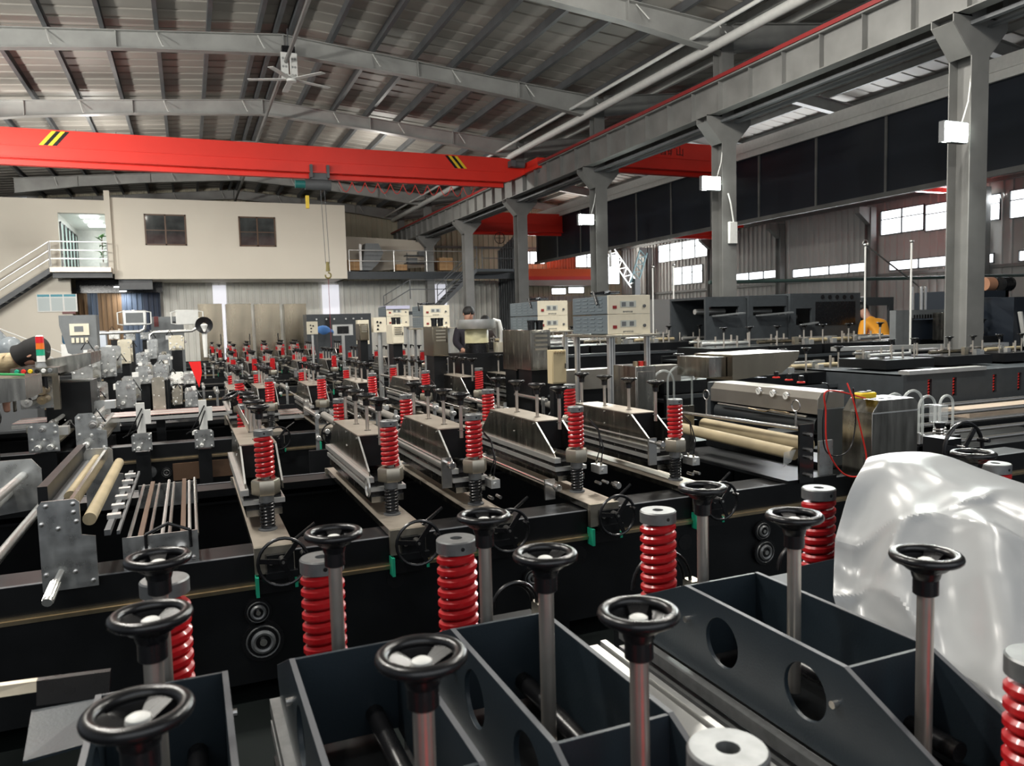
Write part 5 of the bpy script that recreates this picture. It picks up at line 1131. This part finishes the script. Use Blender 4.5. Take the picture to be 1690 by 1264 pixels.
# second gauge unit and cabinet farther back
r = thing('gauge_beam', aty(1005, 608, 8.6), 'pale grey cross beam with red-based knobs under the nearest instrument table', 'machine unit')
MB().box(-.6, 1.1, 0, .25, -.25, .0).obj('beam_housing', mat('grey brushed housing', (.30, .28, .25), .4, .7), r)
for k in range(3): MB().cyl((.1 + k * .12, .1, 0), (.1 + k * .12, .1, .03), .04, n=14).obj('red_base', REDP, r)
MB().box(-.5, 1.0, .05, .2, FZ - r.location.z, -.25).obj('stand', BLK, r)
cabinet(1050, 1082, 603, 690, 7.3, .5, 'stainless cabinet with red and brass tops between the instrument stand and the hoses', BRU, 'stainless_cabinet', zb=FZ + .2, extras=lambda r, W, H, D: [MB().cyl((W * u, .1, H), (W * u, .1, H + .05), .03, n=12).obj('push_button', m_, r) for u, m_ in ((.25, BRS), (.5, REDP), (.75, BRS))])
# dark printing machine and unwinders in front of the window wall
def housing(px0, px1, pyt, pyb, y, D, label, wins, m_=DGR):
    a = aty(px0, pyb, y); b = aty(px1, pyt, y); W = b.x - a.x; H = b.z - a.z
    r = thing('printing_unit', (a.x, y, FZ), label, 'machine', 'printing machine units'); z0 = a.z - FZ
    cur = 0
    for (u0, u1, v0, v1) in wins:
        MB().box(cur * W, u0 * W, 0, .06, 0, z0 + H).obj('side_wall', m_, r)
        MB().box(u0 * W, u1 * W, 0, .06, 0, z0 + v0 * H).box(u0 * W, u1 * W, 0, .06, z0 + v1 * H, z0 + H).obj('cross_panel', m_, r)
        MB().cyl((u0 * W, .5, z0 + (v0 + v1) / 2 * H), (u1 * W, .5, z0 + (v0 + v1) / 2 * H), H * .08, n=14).obj('roller', ALU, r)
        MB().bar((u0 * W + .05, -.1, z0 + v0 * H), (u1 * W - .05, -.2, z0 + v0 * H + .05), .18, .03).obj('pale_tray', MGR, r)
        cur = u1
    MB().box(cur * W, W, 0, .06, 0, z0 + H).obj('side_wall', m_, r); MB().box(0, W, .06, D, z0 + H - .05, z0 + H).box(0, W, D - .05, D, 0, z0 + H - .05).obj('rear_cover', DGR, r)
    return r
housing(1165, 1233, 489, 548, 13.3, 1.3, 'dark grey printing unit with a wide slot, leftmost by the second column', [(.08, .80, .45, .72)])
housing(1236, 1303, 487, 548, 13.2, 1.3, 'dark grey printing unit with a wide slot, second from the left', [(.10, .92, .45, .70)])
r = housing(1304, 1420, 483, 550, 13.1, 1.4, 'large dark grey printing unit with a row of five holes at its top', [(.08, .30, .2, .62)])
for k in range(5): p = rel(aty(1358 + k * 12, 490, 13.09), r.location); MB().cyl(p, p + Vector((0, .01, 0)), .05, n=14).obj('vent_hole', RUB, r)
p = rel(aty(1347, 498, 13.08), r.location); q = rel(aty(1412, 535, 13.08), r.location); MB().box(p.x, q.x, -.01, 0, q.z, p.z).obj('dark_door', RUB, r)
r = housing(1424, 1475, 490, 560, 13.4, 1.2, 'dark open frame with upright cylinders behind the orange jacket', [(.15, .85, .1, .8)])
for u in (.2, .4): MB().cyl((u, .3, 1.6), (u, .3, 2.3), .06, n=12).obj('cylinder', ALU, r)
O2 = aty(1478, 562, 10.6); T2 = aty(1568, 510, 10.6) - O2
r = thing('rack_machine', (O2.x, 10.6, FZ), 'grey rack with a slotted top strip and dark bins right of the orange jacket', 'machine'); z0 = O2.z - FZ; Wd = T2.x; Hd = T2.z
MB().box(0, Wd * .28, 0, .14, 0, z0 + Hd).obj('side_cabinet', MGR, r); MB().box(Wd * .28, Wd, 0, .05, z0 + Hd * .72, z0 + Hd).box(Wd * .96, Wd, 0, .05, 0, z0 + Hd).obj('frame', MGR, r)
for k in range(12): MB().box(Wd * (.32 + .05 * k), Wd * (.345 + .05 * k), -.008, 0, z0 + Hd * .70, z0 + Hd * .84).obj('slot', RUB, r)
MB().box(Wd * .30, Wd * .95, .05, .14, 0, z0 + Hd * .66).obj('bin', NAVY, r)
for u in (.45, .62, .7): MB().cyl((Wd * u, .2, z0 + Hd), (Wd * u, .2, z0 + Hd + .45), .03, n=8).obj('upright', STL, r)
cabinet(1578, 1622, 514, 562, 10.0, .5, 'stainless cabinet standing right of the grey rack with dark bins', BRU, 'stainless_cabinet')
O2 = aty(1572, 560, 10.9); T2 = aty(1665, 479, 10.9) - O2
r = thing('unwinder_frame', (O2.x, 10.9, FZ), 'dark blue unwinder frame with shiny rollers at the right edge', 'machine'); z0 = O2.z - FZ
MB().box(0, .1, 0, .9, 0, z0 + T2.z).obj('side_frame', NAVY, r); MB().box(T2.x - .1, T2.x, 0, .9, 0, z0 + T2.z).obj('side_frame', NAVY, r); MB().box(0, T2.x, 0, .08, z0 + T2.z * .86, z0 + T2.z).obj('top_beam', NAVY, r)
for v in (.35, .62, .76): MB().cyl((.1, .4, z0 + T2.z * v), (T2.x - .1, .4, z0 + T2.z * v), .07, n=16).obj('roller', CAPM if v != .62 else RUB, r)
MB().box(.1, T2.x - .1, .6, .7, 0, z0 + T2.z * .5).obj('back_panel', NAVY, r)
for i, (px, m_, lb) in enumerate(((1630, mat('salmon film roll', (.5, .25, .15), .3), 'salmon and white film roll'), (1658, RUB, 'black film roll'))):
    c = aty(px, 474, 11.3); t = thing('film_roll', (c.x, 11.3, z0 + FZ + T2.z + .15), lb + ' lying on top of the unwinder frame', 'film roll')
    MB().cyl((-.14, 0, 0), (.12, 0, 0), .15, n=26).obj('roll', m_, t); MB().cyl((.12, 0, 0), (.14, 0, 0), .16, n=26).obj('roll_end', RUB, t)
r = thing('unwinder_frame', (aty(1672, 560, 10.4).x, 10.4, FZ), 'dark frame with a slanted white arm cut by the right picture edge', 'machine'); q = aty(1672, 490, 10.4)
MB().box(0, 1.5, 0, .9, 0, q.z - FZ).obj('body', NAVY, r); MB().bar((.1, -.06, q.z - FZ - .3), (.3, -.06, q.z - FZ - 1.0), .08, .04).obj('white_arm', WHT, r)
# white poles with guy lines
for i, (px, pyt, pyb, y) in enumerate(((1427, 404, 545, 11.9), (1502, 398, 580, 10.2), (1078, 440, 520, 16), (1112, 437, 520, 15.5))):
    a = aty(px, pyt, y); b = aty(px, pyb, y); t = thing('white_pole', b, 'thin white pole %s' % ['with a ring top beside the orange jacket', 'with a small knob in front of the rack machine', 'right of the nearest instrument boxes', 'second right of the nearest instrument boxes'][i], 'pole', 'thin white poles')
    MB().cyl((0, 0, FZ - b.z), (0, 0, a.z - b.z), .018, n=8).obj('pole', WHT, t); MB().sphere((0, 0, a.z - b.z), .035, 10).obj('pole_top', STL, t)
    if i == 0:
        e = rel(aty(1552, 500, 11.9), b); MB().cyl((0, 0, a.z - b.z), e, .018, n=8).obj('slanting_strut', STL, t)
        MB().tube([(.07 * math.cos(q), 0, a.z - b.z + .03 + .07 * math.sin(q)) for q in [2 * PI * k / 14 for k in range(14)]], .01, 6, closed=True).obj('ring', STL, t)
# low grey wall and pipe in front of the window wall
tag(MB().box(15.5, 26, 24.0, 24.1, FZ, 2.55).obj('low_partition', CORG), 'low grey partition behind the machines on the right', 'partition')
tag(MB().tube([(12.5, 16.5, 2.75), (20, 16.5, 2.85), (26, 16.5, 2.95)], .05, 8).obj('pipe_run', mat('green grey pipe', (.06, .10, .09), .5)), 'green-grey pipe running above the printing machines', 'pipe')
t = thing('switch_box', (11.75, 14.72, 3.9), 'white switch box mounted on the second crane column', 'switch box'); MB().box(-.02, .2, -.02, .06, -.35, .15).obj('box', WHT, t, bevel=.01); MB().tube([(.1, 0, .15), (.0, -.02, .6), (-.05, 0, .8)], .02, 6).obj('cable', WHT, t)

# ================================================================== white plastic sheet over the hidden station
rows_ = [  # (px, py, x) from the upper edge down to the hem
    [(1442, 753, 2.25), (1475, 752, 2.28), (1510, 758, 2.30), (1560, 778, 2.32), (1620, 800, 2.34), (1690, 822, 2.36), (1800, 850, 2.4)],
    [(1424, 772, 2.10), (1462, 772, 2.14), (1512, 792, 2.18), (1570, 812, 2.20), (1630, 838, 2.22), (1700, 870, 2.22), (1810, 905, 2.25)],
    [(1402, 815, 1.98), (1440, 832, 2.02), (1500, 850, 1.98), (1570, 868, 2.04), (1635, 880, 2.00), (1710, 905, 2.08), (1830, 950, 2.1)],
    [(1386, 880, 1.90), (1430, 892, 1.92), (1495, 908, 1.86), (1565, 925, 1.92), (1640, 948, 1.86), (1720, 975, 1.93), (1850, 1020, 1.95)],
    [(1379, 940, 1.82), (1425, 955, 1.85), (1490, 975, 1.78), (1565, 1000, 1.82), (1650, 1035, 1.76), (1735, 1070, 1.8), (1870, 1120, 1.8)],
    [(1382, 990, 1.74), (1430, 1020, 1.76), (1490, 1050, 1.70), (1570, 1085, 1.72), (1660, 1135, 1.68), (1750, 1180, 1.7), (1890, 1250, 1.7)],
    [(1392, 1030, 1.68), (1440, 1075, 1.69), (1500, 1120, 1.66), (1580, 1170, 1.66), (1670, 1230, 1.64), (1760, 1290, 1.64), (1900, 1380, 1.64)]]
G = [[atx(*p) for p in rw] for rw in rows_]
back = [[p + Vector((.25, .02, -.04)) for p in G[0]], ]
back.append([p + Vector((.5, .04, -.35)) for p in G[0]]); back.append([p + Vector((.55, .05, -.7)) for p in G[0]])
G = [back[2], back[1], back[0]] + G
def cr(a, b, c, d, u): return .5 * ((2 * b) + (c - a) * u + (2 * a - 5 * b + 4 * c - d) * u * u + (3 * b - a - 3 * c + d) * u ** 3)
def resample(P, n):
    P = [P[0]] + P + [P[-1]]; out = []
    for i in range(1, len(P) - 2):
        for k in range(n): out.append(cr(P[i - 1], P[i], P[i + 1], P[i + 2], k / n))
    return out + [P[-1]]
G2 = [resample(rw, 16) for rw in G]; cols_ = [resample([rw[i] for rw in G2], 14) for i in range(len(G2[0]))]
from mathutils import noise as mn
nv = len(cols_[0]); vs = []
for i, c in enumerate(cols_):
    for j, p in enumerate(c):
        d1 = mn.voronoi(p * 1.9)[0]; d2 = mn.voronoi(p * 4.2 + Vector((3, 1, 2)))[0]
        a = (.050 * math.exp(-(d1[1] - d1[0]) * 10) + .006 * math.exp(-(d2[1] - d2[0]) * 9) + d1[0] * .05) * max(0, min(1, (j - 36) / 14))
        vs.append(p + Vector((-a * .8, -a * .6, a * .3)))
mb = MB(); mb.add(vs, [(i * nv + j, i * nv + j + 1, (i + 1) * nv + j + 1, (i + 1) * nv + j) for i in range(len(cols_) - 1) for j in range(nv - 1)])
o = mb.obj('plastic_sheet', mat('white glossy plastic', (.42, .43, .435), .3, var=.03, coat=.12)); sq = o.modifiers.new('soften', 'SMOOTH'); sq.factor = .5; sq.iterations = 6; sm = o.modifiers.new('thick', 'SOLIDIFY'); sm.thickness = .003; sm.offset = 0
tag(o, 'large crumpled white plastic sheet draped over a machine station at right', 'plastic sheet')

# ================================================================== people
def skinned(name, nodes, edges, mat_, parent, root=0, sub=1):
    me = bpy.data.meshes.new(name); me.from_pydata([n[:3] for n in nodes], edges, []); o = bpy.data.objects.new(name, me); C.objects.link(o); o.parent = parent
    sk = o.modifiers.new('skin', 'SKIN'); sk.use_smooth_shade = True
    for i, n in enumerate(nodes): me.skin_vertices[0].data[i].radius = (n[3], n[4] if len(n) > 4 else n[3]); me.skin_vertices[0].data[i].use_root = (i == root)
    s = o.modifiers.new('sub', 'SUBSURF'); s.levels = s.render_levels = 2; me.materials.append(mat_); return o
def person(loc, label, bend, rz, top_m, hair='cap', arms=((.30, -.25, -.30), (.30, -.45, -.12)), legs_m=None, hood=False):
    """standing figure leaning forward (towards -y) by bend radians; origin on the floor"""
    r = thing('person', loc, label, 'person', None, rz); Hp = .92; s_, c_ = math.sin(bend), math.cos(bend)
    def T(x, u, f=0): return (x, -u * s_ - f * c_, Hp + u * c_ - f * s_)          # along the leaning trunk
    N = [(0, 0, Hp, .15, .11), (*T(0, .2), .13, .10), (*T(0, .42), .17, .11), (*T(0, .52), .07, .06), (*T(0, .60, .02), .055), (*T(0, .70, .05), .085, .095), (*T(0, .80, .05), .08, .09)]
    E_ = [(0, 1), (1, 2), (2, 3), (3, 4), (4, 5), (5, 6)]
    for s in (-1, 1):
        b = len(N); N += [(*T(s * .18, .47), .06), (*T(s * .25, .28, .10), .045), (*T(s * .2, .18, .32), .035), (*T(s * .18, .17, .40), .028, .02)]; E_ += [(2, b), (b, b + 1), (b + 1, b + 2), (b + 2, b + 3)]
        h = len(N); N += [(s * .10, .0, .86, .09), (s * .11, -.03, .48, .06), (s * .11, .02, .09, .045), (s * .11, -.10, .04, .045, .03)]; E_ += [(0, h), (h, h + 1), (h + 1, h + 2), (h + 2, h + 3)]
    skinned('body', N, E_, SKIN, r)
    J = [(N[0][0], N[0][1], N[0][2], .17, .13), (*N[1][:3], .155, .125), (*N[2][:3], .19, .135), (*N[3][:3], .09, .08), (*N[4][:3], .068)]; JE = [(0, 1), (1, 2), (2, 3), (3, 4)]
    for s, b in ((-1, 7), (1, 15)): k = len(J); J += [(*N[b][:3], .08), (*N[b + 1][:3], .062), (*N[b + 2][:3], .048)]; JE += [(2, k), (k, k + 1), (k + 1, k + 2)]
    skinned('jacket', J, JE, top_m, r)
    P_ = [(0, 0, Hp - .02, .165, .125)]; PE = []
    for b in (11, 19): k = len(P_); P_ += [(*N[b][:3], .105), (*N[b + 1][:3], .08), (*N[b + 2][:3], .07)]; PE += [(0, k), (k, k + 1), (k + 1, k + 2)]
    skinned('trousers', P_, PE, legs_m or mat('dark trousers', (.02, .022, .03), .8), r)
    hc = Vector(T(0, .76, .05)); up = (Vector(T(0, 1)) - Vector(T(0, 0))).normalized(); fw = (Vector(T(0, 0, 1)) - Vector(T(0, 0, 0))).normalized()
    rot = Matrix((Vector((1, 0, 0)), -fw, up)).transposed().to_4x4(); rot.translation = hc
    hm = MB().lathe([(.001, .125), (.05, .118), (.085, .085), (.10, .04), (.098, .0), (.085, -.02)], 20, (0, .015, 0)); hm.xf(rot); hm.obj('hair', HAIR, r)
    if hood: hd = MB().lathe([(.001, .14), (.07, .12), (.108, .06), (.112, -.02), (.10, -.10), (.11, -.15)], 20, (0, .05, 0)); hd.xf(rot); hd.obj('hood', mat('black hood', (.012, .011, .011), .9), r)
    nm = MB().prism([(-.012, -.095, -.025), (.012, -.095, -.025), (0, -.125, -.03), (0, -.095, .02)], (0, .01, 0)); nm.xf(rot); nm.obj('nose', SKIN, r)
    for s in (-1, 1):
        e = MB().sphere((s * .034, -.093, .01), .011, 8); e.xf(rot); e.obj('eye', HAIR, r)
        e = MB().sphere((s * .092, .0, -.01), .022, 8, 0, (.4, .7, 1.2)); e.xf(rot); e.obj('ear', SKIN, r)
    mo = MB().box(-.022, .022, -.097, -.09, -.060, -.053); mo.xf(rot); mo.obj('mouth', mat('lips', (.35, .10, .08), .6), r)
    return r
def stand(o, k): o.scale = (k, k, k)
p = aty(770, 520, 18.0); stand(person((p.x, 18.0, FZ), 'person with short black hair in a dark top looking down behind the bowl feeder', .08, 0, mat('dark navy top', (.015, .012, .02), .8)), 1.46)
p = aty(797, 515, 22.5); stand(person((p.x, 22.5, FZ), 'person in dark brown clothes half hidden far behind the bowl feeder', .05, .2, mat('dark brown top', (.03, .018, .015), .8)), 1.36)
p = aty(50, 592, 11.3); stand(person((p.x - .84, 11.3 + .30, FZ + .37), 'person in a black hood and beige striped sleeves bending over the left machine', 1.18, 1.2, mat('beige quilted jacket', (.60, .48, .30), .8, bump=.6, bscale=20, col2=(.36, .28, .17), stretch=(1, 1, 7), vscale=7), hood=True), 1.36); tag(MB().box(-.5, .5, -.4, .4, 0, .37).obj('step_platform', STD, None, (p.x - .84, 11.6, FZ)), 'dark step platform under the bending worker at the left', 'step')
p = aty(1450, 530, 12.7); stand(person((p.x, 12.45, FZ), 'person in a bright orange jacket stooping among the machines on the right', .62, PI, ORG), 1.5)
t = thing('wrapped_bundle', aty(8, 572, 13.4), 'pile of crumpled clear plastic bags at the left edge behind the bending person', 'plastic bags')
MB().sphere((-.25, 0, .05), .30, 16, 0, (1, .8, .9)).sphere((.08, -.1, -.02), .17, 14, 0, (1, .8, 1)).obj('bags', mat('cloudy plastic', (.26, .29, .31), .25, alpha=.75, bump=1.0, bscale=9), t); MB().box(-.7, .4, -.3, .3, FZ - t.location.z, -.2).obj('pallet_stack', STD, t)

p = aty(171, 438, 39.2); t = thing('potted_plant', (p.x, 39.2, 4.7), 'leafy green potted plant in the lit office corridor by the railing', 'plant')
MB().lathe([(.12, 0), (.17, .3), (.15, .3), (.10, .05)], 14).obj('pot', WHT, t)
mb = MB(); rnd = random.Random(5)
for k in range(26):
    a = rnd.uniform(0, 2 * PI); h = rnd.uniform(.5, 1.5); l = rnd.uniform(.2, .42); b0 = Vector((0, 0, h)); e = Vector((math.cos(a) * l, math.sin(a) * l, h + rnd.uniform(-.1, .2))); n_ = Vector((-math.sin(a), math.cos(a), 0)) * .06
    md = (b0 + e) / 2 + Vector((0, 0, .05)); mb.add([b0, md + n_, e, md - n_, b0 - Vector((0, 0, .01)), md + n_ - Vector((0, 0, .01)), e - Vector((0, 0, .01)), md - n_ - Vector((0, 0, .01))], [(0, 1, 2, 3), (7, 6, 5, 4), (0, 4, 5, 1), (1, 5, 6, 2), (2, 6, 7, 3), (3, 7, 4, 0)])
mb.obj('leaves', mat('leaf green', (.05, .13, .03), .5), t); MB().cyl((0, 0, .2), (0, 0, 1.4), .02, n=8).obj('stem', BRN, t)
# hoses and fittings behind the foreground stations
for i, (px, py, rp_) in enumerate(((1092, 965, 62), (1318, 935, 50), (850, 1000, 40))):
    y = 2.45; c = aty(px, py, y); R = rp_ * y / 1270 * 1.1; t = thing('cable_loop', c, 'shiny black cable arching behind the %s' % ['tall red spring in the lower centre', 'front red spring nearest the white sheet', 'front spring at the bottom centre'][i], 'cable', 'black cables behind the front springs')
    for k, q in enumerate((1, .86)): MB().tube([(R * q * math.cos(a), .02 * k, R * q * math.sin(a)) for a in [PI * (j / 14) for j in range(15)]], .007, 8).obj('cable', RUB, t)
    MB().box(R * .9, R * 1.25, -.03, .03, -.07, .0).obj('fitting_block', NIC, t); MB().cyl((R * 1.25, 0, -.03), (R * 1.36, 0, -.03), .014, n=10).obj('nozzle', BRS, t)
    MB().box(-R * 1.1, R * 1.3, -.04, .12, FZ + .1 - c.z, -.07).obj('valve_body', BLK, t)

# ------------------------------------------------------------------ measuring frame -> metres with the floor at zero
K = .75
for o in list(sc.objects):
    if o.parent: continue
    if o.type == 'CAMERA':
        mw = o.matrix_world.copy(); mw.translation = Vector((0, 0, CAM.z - FZ)) * K; o.matrix_world = mw; continue
    o.location = (Vector(o.location) - Vector((0, 0, FZ))) * K
    if o.type == 'LIGHT':
        l = o.data; l.energy *= K * K
        if l.type == 'AREA': l.size *= K; l.size_y *= K
        else: l.shadow_soft_size *= K
    else: o.scale = Vector(o.scale) * K
cd.dof.focus_distance *= K; cd.dof.aperture_fstop /= K
